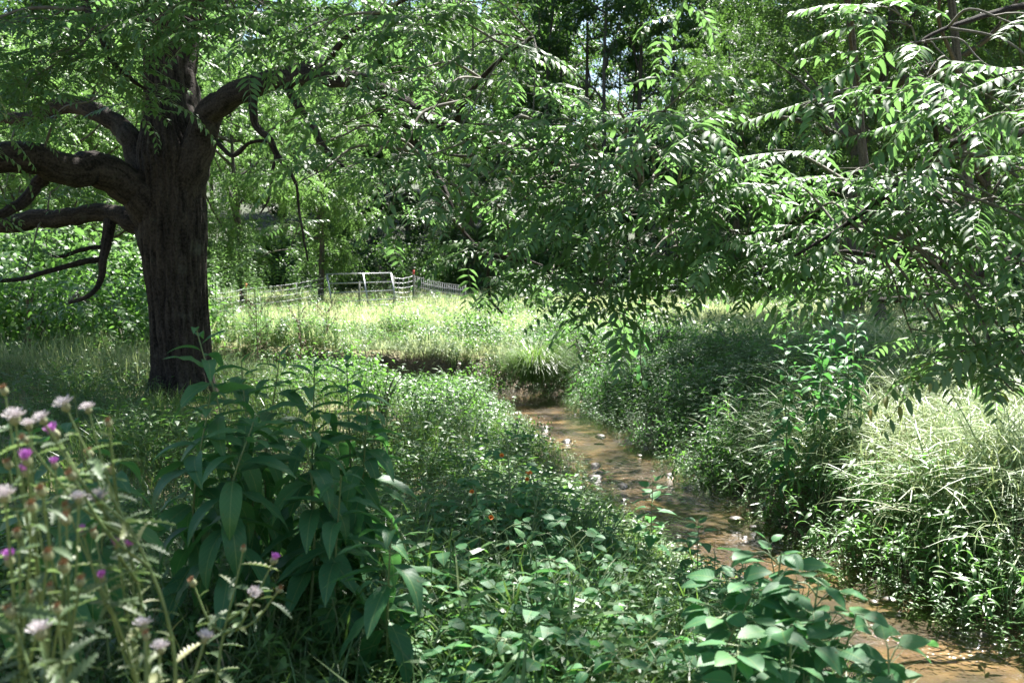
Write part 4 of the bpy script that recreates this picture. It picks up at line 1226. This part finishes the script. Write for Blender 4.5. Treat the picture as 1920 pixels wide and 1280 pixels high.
jg = 'jewelweed on the near bank'
for (px, py, Y, lb, nb, r, nf) in (
        (950, 825, 5.0, 'tallest jewelweed with orange flowers in the middle of the near bank', 9, .30, 3), (890, 900, 4.8, 'jewelweed just left of the tallest flowering one', 8, .26, 2),
        (1010, 910, 4.9, 'jewelweed just right of the tallest flowering one', 8, .26, 0), (930, 960, 4.5, 'jewelweed in front of the tallest flowering one', 8, .26, 1),
        (1060, 980, 4.6, 'dense jewelweed leaning to the brook', 8, .26, 0), (1000, 1020, 4.3, 'dark jewelweed in the centre of the near bank', 8, .26, 0),
        (1110, 1040, 4.3, 'jewelweed at the brook side of the central patch', 7, .24, 0), (880, 1050, 4.1, 'jewelweed at the clump side of the central patch', 7, .24, 0),
        (1075, 1080, 3.7, 'jewelweed with pale sunlit top leaves in front of the patch', 6, .18, 0), (960, 1120, 3.7, 'low shaded jewelweed in front of the patch', 7, .22, 0),
        (1150, 1095, 4.1, 'low jewelweed by the water edge in shade', 6, .18, 0), (800, 1100, 3.7, 'low jewelweed near the foot of the big weeds', 6, .22, 0),
        (1205, 1150, 3.8, 'low dark jewelweed above the grass near the brook', 6, .2, 0), (1060, 1180, 3.3, 'pale leaved jewelweed at the bottom edge, middle', 6, .16, 0),
        (930, 1200, 3.2, 'pale leaved jewelweed at the bottom edge left of the middle one', 6, .18, 0), (1140, 1230, 3.1, 'bright jewelweed at the bottom edge before the arching grass', 6, .16, 0),
        (720, 1090, 3.6, 'small jewelweed between the weeds and the bottom grass', 5, .18, 0), (830, 1160, 3.4, 'shaded jewelweed low in the bottom grass', 5, .18, 0)):
    jewelweed(px, py, Y, lb, nb, r, jg, (.5, .92), nf)
jg2 = 'broad leaved jewelweed in the corner by the water'
for (px, py, Y, lb, nb, r) in (
        (1500, 1035, 3.1, 'highest of the broad leaved plants before the water at bottom right', 8, .24), (1450, 1100, 3.0, 'broad leaved plant at the left of the bottom right cluster', 8, .24),
        (1570, 1090, 3.0, 'broad leaved plant in the middle of the bottom right cluster', 8, .24), (1640, 1150, 2.9, 'broad leaved plant sloping to the water at bottom right', 8, .22),
        (1520, 1180, 2.8, 'dark broad leaved plant low in the bottom right cluster', 8, .22), (1700, 1215, 2.8, 'broad leaved plant at the right end of the bottom right cluster', 7, .2),
        (1420, 1210, 2.8, 'broad leaved plant over the grass left of the bottom right cluster', 6, .18)):
    jewelweed(px - 35, py, Y, lb, nb + 2, r * .85, jg2, (.9, 1.3), 0, 'broad_leaved_plant')
# upright pale plants at the water
for (px, py, Y, lb) in ((1225, 900, 6.3, 'single pale green plant standing alone against the brook'), (1310, 975, 5.6, 'leafy pale plant at the near water edge'), (1440, 1010, 4.2, 'slender upright plant just above the bottom right cluster'), (1395, 1050, 4.6, 'leafy plant in front of the brown water')):
    x = (px - CX) / F * Y
    big_plant('waterside_plant', lb, 'plant', px, py, Y, (x + .02, Y + .05), JEWEL, 22, .005, 'pale_stem', (1.0, 1.5), (-.3, .7), 'plants at the near water edge', gather=.3)

SM = [M['smart_leaf'], M['stem']]
SMART = [petiole_leaf(.115, .024, 'lance', f_, c_, .08, 5, SM) for f_, c_ in ((.3, .3), (.25, .6), (.35, .9), (.2, .15))]
ns = 0
for i in range(1500):
    if ns >= 120:
        break
    Y = 4.6 + 5.2 * rng.uniform() ** 1.1; px = rng.uniform(1290, 1960)
    x = (px - CX) / F * Y
    d, s, al = stream_info([x], [Y])
    if s[0] < 0 or d[0] < .55 or d[0] > 1.35:
        continue
    b = np.array([x, Y, gz(x, Y)])
    h = rng.uniform(.26, .5)
    o = thing('smartweed', 'narrow leaved smartweed in the sunny strip along the far water edge', 'plant', tuple(b), 'smartweed along the far water edge')
    top = np.array([rng.normal(-.08, .12), rng.normal(-.1, .12), h])
    path = catmull(np.array([(0, 0, -.05), top * np.array([.3, .3, .55]), top]), 9)
    link('stem', mesh_of('stem', tube(path, np.linspace(.004, .0018, 9), 5, False), M['red_stem' if i % 3 == 0 else 'stem']), o)
    for j in range(14):
        w = .3 + .7 * (j + 1) / 14
        p = np.array([np.interp(w, np.linspace(0, 1, 9), path[:, k]) for k in range(3)])
        dd = norm(rand_dir(1, -.15, .55)[0])
        l = link('leaf', SMART[int(rng.integers(4))], o)
        place(l, frames(dd, np.array([0, 0, 1.0]) + rng.normal(0, .2, 3))[0] * rng.uniform(.7, 1.25), p)
    ns += 1

# ------------------------------------------------------------------ thistles, near the camera
def spiny(L, W, n=7):
    """lobed leaf with spine-tipped teeth"""
    V, T, U = [(0, 0, 0)], [], [(.5, 0)]
    for i in range(n * 2 + 1):
        t = (i + .6) / (n * 2 + 1.2)
        out_ = (1.0 if i % 2 else .32) * math.sin(math.pi * (t * .85 + .1)) * W / 2
        z = -.25 * L * t * t
        V += [(-out_, L * t + (.04 * L if i % 2 else 0), z + .4 * out_), (0, L * t, z), (out_, L * t + (.04 * L if i % 2 else 0), z + .4 * out_)]
        U += [(0, t), (.5, t), (1, t)]
    k = n * 2 + 1
    V.append((0, L, -.25 * L)); U.append((.5, 1))
    T += [(0, 2, 1), (0, 3, 2)]
    for i in range(k - 1):
        a_ = 1 + 3 * i; b_ = a_ + 3
        T += [(a_, a_ + 1, b_ + 1), (a_, b_ + 1, b_), (a_ + 1, a_ + 2, b_ + 2), (a_ + 1, b_ + 2, b_ + 1)]
    e = 1 + 3 * (k - 1)
    T += [(e, e + 1, len(V) - 1), (e + 1, e + 2, len(V) - 1)]
    return (np.array(V, float), np.array(T), np.array(U, float), np.zeros(len(T), int))


SPINY = [mesh_of('leaf', spiny(.13, .045), M['thistle_leaf']), mesh_of('leaf', spiny(.085, .03, 5), M['thistle_leaf'])]


def head_mesh(kind):
    g = Geo()
    prof = [(0, .002), (.004, .007), (.010, .0095), (.016, .0085), (.021, .0065)]
    g.add(*tube(np.array([(0, y_, 0) for y_, _ in prof]), np.array([r_ for _, r_ in prof]), 10, True)[:3], mi=0)
    for j in range(36):   # bract tips
        a_ = j * 2.4; y_ = .004 + .015 * j / 36
        r_ = np.interp(y_, [p_[0] for p_ in prof], [p_[1] for p_ in prof])
        d = np.array([math.cos(a_), .55, math.sin(a_)])
        b_ = np.array([math.cos(a_) * r_ * .9, y_, math.sin(a_) * r_ * .9])
        sd_ = np.array([-math.sin(a_), 0, math.cos(a_)]) * .0014
        g.add([b_ - sd_, b_ + sd_, b_ + norm(d) * .006], [(0, 1, 2)], None, 0)
    r = np.random.default_rng(kind)
    nst = {0: 130, 1: 210, 2: 60}[kind]
    for j in range(nst):
        if kind == 0:
            d = norm(np.array([r.normal(0, .42), 1, r.normal(0, .42)])); ln = r.uniform(.013, .02)
        elif kind == 1:
            d = norm(np.array([r.normal(0, .9), .75, r.normal(0, .9)])); ln = r.uniform(.010, .02)
        else:
            d = norm(np.array([r.normal(0, .3), 1, r.normal(0, .3)])); ln = r.uniform(.006, .012)
        b_ = np.array([r.normal(0, .003), .018, r.normal(0, .003)])
        sd_ = norm(np.cross(d, rand_dir(1)[0])) * (.0011 if kind != 1 else .0008)
        g.add([b_ - sd_ * .6, b_ + sd_ * .6, b_ + d * ln + sd_, b_ + d * ln - sd_], [(0, 1, 2), (0, 2, 3)], None, 1)
    return g.mesh('flower_head', [M['bract'], M[('purple', 'fluff', 'brown_head')[kind]]], False)


HEADS = [head_mesh(0), head_mesh(1), head_mesh(2)]
HN = ['flower_head', 'seed_head', 'dried_head']


def thistle(px0, Y, heads, label, bx=0.0):
    """heads: (px, py, kind); stems branch from a main stem rooted on the ground"""
    x = (px0 - CX) / F * Y + bx
    b = np.array([x, Y, gz(x, Y)])
    o = thing('thistle', label, 'thistle', tuple(b), 'thistles beside the camera')
    pts = [at(a_, c_, Y + rng.uniform(-.1, .1)) for a_, c_, _ in heads]
    hi = int(np.argmax([p[2] for p in pts]))
    main = catmull(np.array([b - (0, 0, .05), b * .5 + pts[hi] * .5 + rng.normal(0, .06, 3), pts[hi]]), 24)
    for i, (p, h) in enumerate(zip(pts, heads)):
        if i == hi:
            path, r0 = main, .0065
        else:
            w = max(.15, min(.9, (p[2] - b[2]) / (pts[hi][2] - b[2]) - .2))
            s = main[int(w * 23)]
            path, r0 = catmull(np.array([s, s * .45 + p * .55 + np.array([0, 0, -.03]), p]), 14), .0042
        n = len(path)
        st = mesh_part('stem', tube(path, np.linspace(r0, .0022, n), 6, False), M['stem'], o, b)
        d = norm(path[-1] - path[-3])
        hd = link(HN[h[2]], HEADS[h[2]], st)
        place(hd, frames(norm(d + np.array([0, -.25, .1])), (0, -1, .2))[0] * rng.uniform(.7, 1.1), path[-1] - b)
        nl = 24 if i == hi else 10
        for j in range(nl):
            q_ = path[min(n - 1, int(n * ((.3 if i == hi else .1) + rng.uniform(0, 1) * (.66 if i == hi else .8))))]
            dd = norm(rand_dir(1, -.25, .6)[0])
            l = link('leaf', SPINY[int(rng.integers(2))], st)
            place(l, frames(dd, np.array([0, 0, 1.0]) + rng.normal(0, .3, 3))[0] * rng.uniform(.35, .8) * (1 if i == hi else .75), q_ - b)


thistle(110, 2.0, [(110, 824, 0), (86, 796, 1), (128, 772, 1), (52, 830, 2), (140, 900, 2)], 'thistle with the large magenta flower and white down beside it')
thistle(30, 1.95, [(30, 797, 1), (10, 742, 2), (55, 806, 1), (18, 880, 2), (52, 873, 0)], 'thistle at the left picture edge with a tall thin spike')
thistle(200, 2.15, [(168, 776, 1), (205, 800, 2), (212, 890, 2), (172, 860, 2), (190, 945, 1)], 'tall thistle whose bent tip carries white and purple')
thistle(110, 1.85, [(104, 880, 0), (52, 894, 0), (80, 930, 2), (148, 944, 1), (125, 985, 2)], 'thistle with two dull purple heads below the large flower')
thistle(60, 1.75, [(10, 942, 1), (60, 960, 2), (35, 1010, 2), (20, 1062, 0), (90, 1050, 2)], 'low thistle at the left edge with a pale seed head')
thistle(160, 2.05, [(158, 1006, 0), (130, 960, 2), (180, 1010, 2)], 'thistle with a single bright flower at middle height')
thistle(120, 2.1, [(220, 1027, 0), (247, 1038, 0), (195, 1091, 0)], 'thistle leaning right with three small purple buds')
thistle(400, 2.5, [(455, 1035, 2), (510, 1058, 0), (475, 1118, 1), (365, 1100, 2), (520, 1110, 2)], 'spiny thistle standing apart before the big leaved weeds')
thistle(320, 1.85, [(270, 1186, 1), (300, 1226, 1), (382, 1206, 1), (275, 1200, 2)], 'low thistle with three white downy heads at the bottom edge')
thistle(70, 1.7, [(60, 1130, 2), (110, 1150, 2), (25, 1160, 2), (80, 1200, 1)], 'ragged dry thistle in the bottom left corner')
thistle(150, 1.9, [(150, 1100, 2), (120, 1075, 2), (95, 1110, 2)], 'dry brown headed thistle under the single bright flower')

# dead dock stalks by the fence, and goldenrod behind the tree
for (px, py, Y, lb) in ((478, 545, 16.5, 'dark dead dock stalk standing before the wire fence'), (560, 560, 17.5, 'thin dead stalk nearer the gate'), (610, 575, 19, 'small grey dead stalk below the gate')):
    x = (px - CX) / F * Y
    b = np.array([x, Y, gz(x, Y)])
    o = thing('dead_stalk', lb, 'dead plant', tuple(b))
    top = at(px, py, Y) - b
    path = catmull(np.array([(0, 0, -.05), top * .5 + np.array([.02, 0, 0]), top]), 12)
    link('stem', mesh_of('stem', tube(path, np.linspace(.012, .004, 12), 5, False), M['dead']), o)
    for j in range(9):
        w = .3 + .65 * j / 9; p = path[int(w * 11)]
        a_ = rng.uniform(0, 6.28); e = p + np.array([math.cos(a_) * .28, math.sin(a_) * .28, .3]) * rng.uniform(.5, 1.2)
        br = link('branch', mesh_of('branch', tube(np.array([p, p * .5 + e * .5 + (0, 0, .02), e]), np.array([.005, .004, .002]), 4, False), M['dead']), o)
        g = Geo()
        for u in np.linspace(.3, 1, 9):
            c = p + (e - p) * u
            for _ in range(3):
                g.put(leaf_card(.035, .025), frames(rand_dir(1)), (c + rng.normal(0, .01, 3))[None])
        link('seed_cluster', g.mesh('seed_cluster', M['dead'], False), o, kind='stuff')


def tall_herb(seed, h, n, L, W, mat):
    r = np.random.default_rng(seed)
    path = catmull(np.array([(0, 0, -.05), (r.normal(0, .03), r.normal(0, .03), h * .5), (r.normal(0, .08), r.normal(0, .08), h)]), 10)
    g = Geo()
    w = r.uniform(.15, 1, n); a_ = np.arange(n) * 2.4
    P = np.stack([np.interp(w, np.linspace(0, 1, 10), path[:, k]) for k in range(3)], 1)
    D = np.stack([np.cos(a_), np.sin(a_), r.uniform(-.3, .8, n)], 1)
    g.put(leaf_low(L, W, .25, .25), frames(D, np.array([0, 0, 1]) + r.normal(0, .2, (n, 3))) * ((1.15 - .6 * w) * r.uniform(.8, 1.2, n))[:, None, None], P)
    return mesh_of('stem', tube(path, np.linspace(.006, .002, 10), 4, False), M['stem']), g.mesh('foliage', M[mat], False)


GR = [tall_herb(70 + k, h, 60, .13, .024, 'shrub_leaf') for k, h in enumerate((1.7, 1.4, 2.0))]
for i in range(66):
    if 46 <= i:
        px = rng.uniform(398, 600); Y = rng.uniform(16.5, 20)
        lb, gpn, nm = 'tall leafy weed in the sun just right of the old trunk', 'tall weeds right of the old trunk', 'goldenrod'
    elif i < 36:
        px = rng.uniform(395, 600); Y = rng.uniform(19.5, 28)
        px = px if rng.uniform() < .6 else rng.uniform(395, 480)
        lb, gpn, nm = 'tall leafy goldenrod beside the wire fence behind the old tree', 'goldenrod by the fence', 'goldenrod'
    else:
        px = rng.uniform(620, 860); Y = rng.uniform(36, 41)
        lb, gpn, nm = 'pale leafy goldenrod in the shade behind the gate', 'goldenrod behind the gate', 'goldenrod'
    x = (px - CX) / F * Y
    o = thing(nm, lb, 'plant', (x, Y, gz(x, Y)), gpn)
    s = rng.uniform(.75, 1.25); o.scale = (s, s, s); o.rotation_euler = (0, 0, rng.uniform(0, 6.28))
    k = GR[int(rng.integers(3))]
    link('stem', k[0], o); link('foliage', k[1], o, kind='stuff')

# hanging vine and dry stems near the camera
vp = np.array([at(1213, 540, 7.2), at(1208, 600, 7.2), at(1200, 660, 7.25), at(1206, 720, 7.3)])
o = thing('vine', 'thin leafy vine hanging down before the shadow edge', 'vine', tuple(vp[0]))
mesh_part('stem', tube(catmull(vp, 14), np.full(14, .004), 5, False), M['twig'], o, vp[0])
for j in range(12):
    p = catmull(vp, 14)[j + 1]
    l = link('leaf', JEWEL[j % 4], o)
    place(l, frames(norm(np.array([rng.normal(), rng.normal(), -1.0])))[0] * .9, p - vp[0])

# stones in the brook
for i in range(30):
    k = int(rng.integers(22, 92)); c = rng.choice([-1, 1]) * rng.uniform(.35, 1.05)
    p = SP[k] + nr[k] * c * (SW[k] + .05)
    r_ = rng.uniform(.025, .07)
    t = np.linspace(0.05, math.pi - .05, 7); a_ = np.linspace(0, 6.28, 9, endpoint=False)
    pth = np.stack([np.zeros(7), np.zeros(7), -np.cos(t)], 1)
    V, T, U, MI = tube(pth, np.sin(t), 9, True, 0, .5, i)
    V = V * np.array([1.3, 1, .55]) * r_
    bb = float(H(p[0], p[1]))
    o = link('stone', mesh_of('stone', (V, T, U, MI), M['stone']), None, (p[0], p[1], max(bb + r_ * .2, WATER - r_ * .35)),
             label='small rounded brown stone lying in the brook', category='stone', group='stones in the brook')
    o.rotation_euler = (0, 0, rng.uniform(0, 6.28))

# ------------------------------------------------------------------ grass and ground cover
def blade(L, W, bend, rows=3):
    t = np.linspace(0, 1, rows + 1)
    ang = max(bend, .01)
    y = L * (1 - np.cos(ang * t)) / ang; z = L * np.sin(ang * t) / ang
    V, U, T = [], [], []
    for i in range(rows):
        w = W / 2 * (1 - t[i] ** 2 * .7)
        V += [(-w, y[i], z[i]), (w, y[i], z[i])]; U += [(0, t[i]), (1, t[i])]
    V.append((0, y[-1], z[-1])); U.append((.5, 1))
    for i in range(rows - 1):
        a_ = 2 * i
        T += [(a_, a_ + 1, a_ + 3), (a_, a_ + 3, a_ + 2)]
    T.append((2 * rows - 2, 2 * rows - 1, 2 * rows))
    return (np.array(V, float), np.array(T), np.array(U, float), np.zeros(len(T), int))


def rotz(a_, tilt=None, s=1.0):
    n = len(a_); c, sn = np.cos(a_), np.sin(a_)
    R = np.zeros((n, 3, 3)); R[:, 0, 0] = c; R[:, 0, 1] = -sn; R[:, 1, 0] = sn; R[:, 1, 1] = c; R[:, 2, 2] = 1
    if tilt is not None:
        ct, st = np.cos(tilt), np.sin(tilt)
        Q = np.zeros((n, 3, 3)); Q[:, 0, 0] = 1; Q[:, 1, 1] = ct; Q[:, 1, 2] = st; Q[:, 2, 1] = -st; Q[:, 2, 2] = ct
        R = R @ Q
    return R * np.broadcast_to(s, (n,))[:, None, None]


def sample(n, y0, y1, x0=None, x1=None, power=1.0, margin=.6):
    """points in the wedge the camera looks over, denser near it"""
    u = rng.uniform(0, 1, n)
    y = y0 * (y1 / y0) ** u if power == 0 else (y0 ** power + u * (y1 ** power - y0 ** power)) ** (1 / power)
    hw = .53 * y + margin
    x = rng.uniform(-1, 1, n) * hw if x0 is None else rng.uniform(x0, x1, n)
    return x, y


def off_water(x, y, gap=.0):
    d, s, al = stream_info(x, y)
    ragged = .34 * (fbm(np.asarray(x) * 1.7, np.asarray(y) * 1.7, 88) - .55)
    return d > np.interp(al, np.arange(140), SW) + gap + ragged, d, s


def lay(name, label, cat, mat, x, y, tpls, scale, tilt, sink=.02, aim=None, mats=None, lift=None):
    n = len(x)
    z = H(x, y) - sink
    if lift is not None:
        z = z + lift
    g = Geo()
    w = rng.integers(0, len(tpls), n)
    a_ = rng.uniform(0, 2 * math.pi, n) if aim is None else aim
    S = (scale if isinstance(scale, np.ndarray) else rng.uniform(*scale, n)) * (.45 + 1.1 * fbm(x * 1.3 + 7, y * 1.3, 77, 3))
    dd_, ss_, al_ = stream_info(x, y)
    S = S * (.5 + .5 * sstep(.0, .9, dd_ - np.interp(al_, np.arange(140), SW)))
    tl = rng.normal(*tilt, n)
    for k, t in enumerate(tpls):
        s = w == k
        g.put(t, rotz(a_[s], tl[s], S[s]), np.stack([x[s], y[s], z[s]], 1))
    link(name, g.mesh(name, mats or M[mat], False), kind='stuff', label=label, category=cat)


def tuft(n, L, W, bend, spread, seed, rows=3):
    r = np.random.default_rng(seed)
    g = Geo()
    for _ in range(n):
        s = r.uniform(.6, 1.1)
        g.put(blade(L * s, W, bend * r.uniform(.5, 1.5), rows), rotz(np.array([r.uniform(0, 6.28)]), np.array([r.normal(0, .18)])), np.array([[r.normal(0, spread), r.normal(0, spread), 0]]))
    return g.tpl()


# meadow beyond the brook
x, y = sample(30000, 17.5, 47, power=.6)
ok, d, s = off_water(x, y, .3)
k = ok & ((y > 19) | (s > 0) | (x > 1.5)) & ~((x < -6) & (y < 19)) & ~((np.abs(x / y + .152) < .05) & (y > 27) & (y < 34.5) & (rng.uniform(0, 1, len(x)) < .8))
x, y = x[k], y[k]
lay('meadow_grass', 'sunlit pale meadow grass going to seed beyond the brook', 'grass', 'field_grass', x, y,
    [tuft(8, .46, .012, 1.4, .07, 1, 3), tuft(8, .55, .010, .9, .06, 2, 3), tuft(8, .42, .014, 1.9, .08, 3, 3)], (.6, 1.15), (0, .15))
x, y = sample(9000, 18, 45, power=.6)
ok, d, s = off_water(x, y, .3)
k = ok & ((y > 19) | (x > 1.5)) & (fbm(x * .3, y * .3, 40) > .52)
lay('meadow_herbs', 'low green herbs scattered through the meadow grass', 'herbs', 'herb_leaf', x[k], y[k],
    [tall_tpl for tall_tpl in [(lambda r: (lambda g: g.tpl())(Geo().put(leaf_low(.12, .04, .2, .2), frames(np.stack([np.cos(np.arange(12) * 2.4), np.sin(np.arange(12) * 2.4), r.uniform(-.1, .7, 12)], 1)), np.stack([r.normal(0, .05, 12), r.normal(0, .05, 12), r.uniform(.03, .4, 12)], 1))))(np.random.default_rng(5 + q_)) for q_ in range(3)]],
    (.7, 1.2), (0, .1))


def sprig(n, L, W, h, lean, seed, low=True, up=(-.2, .5)):
    """stem with alternate narrow leaves"""
    r = np.random.default_rng(seed)
    g = Geo()
    path = catmull(np.array([(0, 0, -.02), (0, lean * .3, h * .6), (r.normal(0, .03), lean, h)]), 5)
    g.add(*tube(path, np.linspace(.003, .0012, 5), 3, False)[:3], mi=1)
    w = np.linspace(.2, 1, n)
    P = np.stack([np.interp(w, np.linspace(0, 1, 5), path[:, k_]) for k_ in range(3)], 1)
    a_ = np.arange(n) * math.pi * .86 + r.normal(0, .3, n)
    D = np.stack([np.cos(a_), np.sin(a_), r.uniform(*up, n)], 1)
    g.put(leaf_low(L, W, .22, .22), frames(D, np.array([0, 0, 1]) + r.normal(0, .25, (n, 3))) * r.uniform(.7, 1.15, n)[:, None, None], P)
    return g.tpl()


STILT = [sprig(10, .075, .015, .34, .12, 80 + k) for k in range(4)]
HERB = [sprig(10, .06, .026, .30, .05, 90 + k) for k in range(4)]
BROAD = [sprig(9, .075, .042, .34, .04, 100 + k, up=(-.25, .3)) for k in range(3)]
SMARTS = [sprig(12, .11, .021, .42, .10, 110 + k) for k in range(4)]

# far bank in shade: stilt grass; sunny strip: smartweed mass
x, y = sample(16000, 7, 19.5, power=1, x0=0.3, x1=6.5)
ok, d, s = off_water(x, y, .0)
k = ok & (s > 0) & (d < 3.6 + .5 * rng.normal(0, 1, len(x))) & (x < .53 * y + .5) & ~(y < 9.5)
lay('stilt_grass', 'dense narrow leaved stilt grass on the shaded far bank', 'ground cover', 'dark_herb', x[k], y[k], STILT, (.8, 1.4), (0, .2), mats=[M['dark_herb'], M['stem']])
x, y = sample(9000, 4.2, 11, power=1, x0=.8, x1=5.8)
ok, d, s = off_water(x, y, -.03)
k = ok & (s > 0) & (d < 1.15 + .2 * rng.normal(0, 1, len(x))) & (x < .53 * y + .5)
lay('smartweed_mass', 'dense smartweed leaves filling the sunny strip by the water', 'ground cover', 'smart_leaf', x[k], y[k], SMARTS, (.6, .95), (0, .3), mats=[M['smart_leaf'], M['stem']])
# pale drooping grass on the far bank top
x, y = sample(7000, 6.0, 15, power=1, x0=2.2, x1=8)
ok, d, s = off_water(x, y, .3)
k = (s > 0) & (d > 1.05) & (x < .53 * y + .6) & ((y < 10.5) | (x > 4.0))
lay('drooping_grass', 'long pale drooping grass on top of the sunny far bank', 'grass', 'straw', x[k], y[k],
    [tuft(8, .8, .008, 2.5, .05, 7 + q_, 6) for q_ in range(4)], (.7, 1.25), (.25, .3), aim=rng.normal(2.4, .9, k.sum()))
# banks round the bend
x, y = sample(11000, 13, 21, power=1, x0=-8, x1=3.2)
ok, d, s = off_water(x, y, .0)
k = ok & (d < 3.6) & ~((np.abs(x - .42) < .45) & (np.abs(y - 16.3) < .6)) & ~((s > 0) & (d < 1.0) & (x < -1.1) & (x > -2.9))
lay('bank_herbs', 'bright small leaved herbs on the banks round the bend', 'ground cover', 'herb_leaf', x[k], y[k], HERB + STILT[:2], (.8, 1.5), (0, .2), mats=[M['herb_leaf'], M['stem']])
# fringe of grass hanging over the cut bank
x = rng.uniform(-3.3, -1.0, 900)
i_ = np.argmin(np.abs(SP[:, 0][None] - x[:, None]) + 100 * (SP[:, 1][None] < 15), axis=1)
y = SP[i_, 1] + SW[i_] + .42 + rng.uniform(0, .5, 900)
lay('overhanging_grass', 'pale grass fringe hanging over the cut earth bank', 'grass', 'straw', x, y, [tuft(6, .34, .008, 2.2, .04, 17 + q_, 4) for q_ in range(3)], (.7, 1.2), (.1, .2), aim=rng.normal(math.pi, .6, 900))
# near bank: grass, herbs, broad leaves
x, y = sample(19000, 2.5, 17, power=.4)
ok, d, s = off_water(x, y, .02)
k = ok & (s < 0)
x, y = x[k], y[k]
sel = fbm(x * .9, y * .9, 50)
sel = sel - 1.0 * ((x > .3 * y) & (y < 5))
lay('bank_grass', 'lush green grass on the near bank', 'grass', 'grass', x[sel > .42], y[sel > .42], [tuft(6, .40, .007, 1.2, .05, 27 + q_, 4) for q_ in range(4)], (.5, 1.15), (.1, .25))
x, y = sample(16000, 2.8, 16, power=.8)
ok, d, s = off_water(x, y, .0)
k = ok & (s < 0) & (x > -.50 * y - .5)
x, y = x[k], y[k]
sel = fbm(x * .8, y * .8, 60) + .12 * (x > -1.0) - 1.0 * ((x > .3 * y) & (y < 5))
lay('bank_weeds', 'small leaved green weeds covering the near bank', 'ground cover', 'herb_leaf', x[sel > .45], y[sel > .45], HERB + STILT, (.6, 1.25), (0, .2), mats=[M['herb_leaf'], M['stem']])
x, y = sample(420, 2.7, 5.4, power=1, x0=-.5, x1=1.5)
ok, d, s = off_water(x, y, .05)
k = ok & (s < 0) & (d > 1.0)
lay('low_jewelweed', 'low young jewelweed leaves under the taller plants', 'ground cover', 'jewel_leaf', x[k], y[k], BROAD, (.7, 1.25), (0, .2), mats=[M['jewel_leaf'], M['pale_stem']])
# coarse arching blades at the very front
x, y = sample(2400, 2.5, 5.2, power=1, x0=-1.7, x1=1.35)
lay('arching_grass', 'broad arching grass blades along the bottom edge', 'grass', 'grass', x, y, [tuft(4, .55, .009, 1.5, .03, 37 + q_, 5) for q_ in range(3)], (.6, 1.2), (.1, .25))
# dry grass under the old tree
x, y = sample(1700, 12.5, 17, power=1, x0=-9, x1=-3.2)
lay('dry_grass', 'tall dry blond grass behind and beside the old trunk', 'grass', 'straw', x, y, [tuft(7, .6, .007, .9, .06, 47 + q_, 3) for q_ in range(3)], (.7, 1.25), (.1, .25))
# fresh bright sprigs and blades mixed through the front of the bank
x, y = sample(1900, 2.6, 6.5, power=1, x0=-2.0, x1=2.0)
ok, d, s = off_water(x, y, .02)
k = ok & (s < 0) & (x < .27 * y)
lay('front_weeds', 'narrow leaved green weeds mixed through the front of the near bank', 'ground cover', 'dark_herb', x[k], y[k], SMARTS + STILT + STILT, (.5, 1.1), (0, .3), mats=[M['smart_leaf'], M['stem']])
# tussock over the water
tb = np.array([at(1002, 690, 16.2)[0], 16.45, -.35])
o = thing('grass_tussock', 'dense dark grass tussock hanging to the water at the bend', 'grass clump', tuple(tb))
g = Geo()
r_ = np.random.default_rng(3)
for _ in range(1500):
    a_ = r_.uniform(0, 6.28); q0 = r_.uniform(0, .34)
    g.put(blade(r_.uniform(.5, .95), .008, r_.uniform(1.6, 2.7), 5), rotz(np.array([a_ - math.pi / 2]), np.array([r_.normal(.1, .2)])), np.array([[math.cos(a_) * q0 * 1.3, math.sin(a_) * q0, .25 * r_.uniform(0, 1)]]))
link('blades', g.mesh('blades', M['grass'], False), o, kind='stuff')
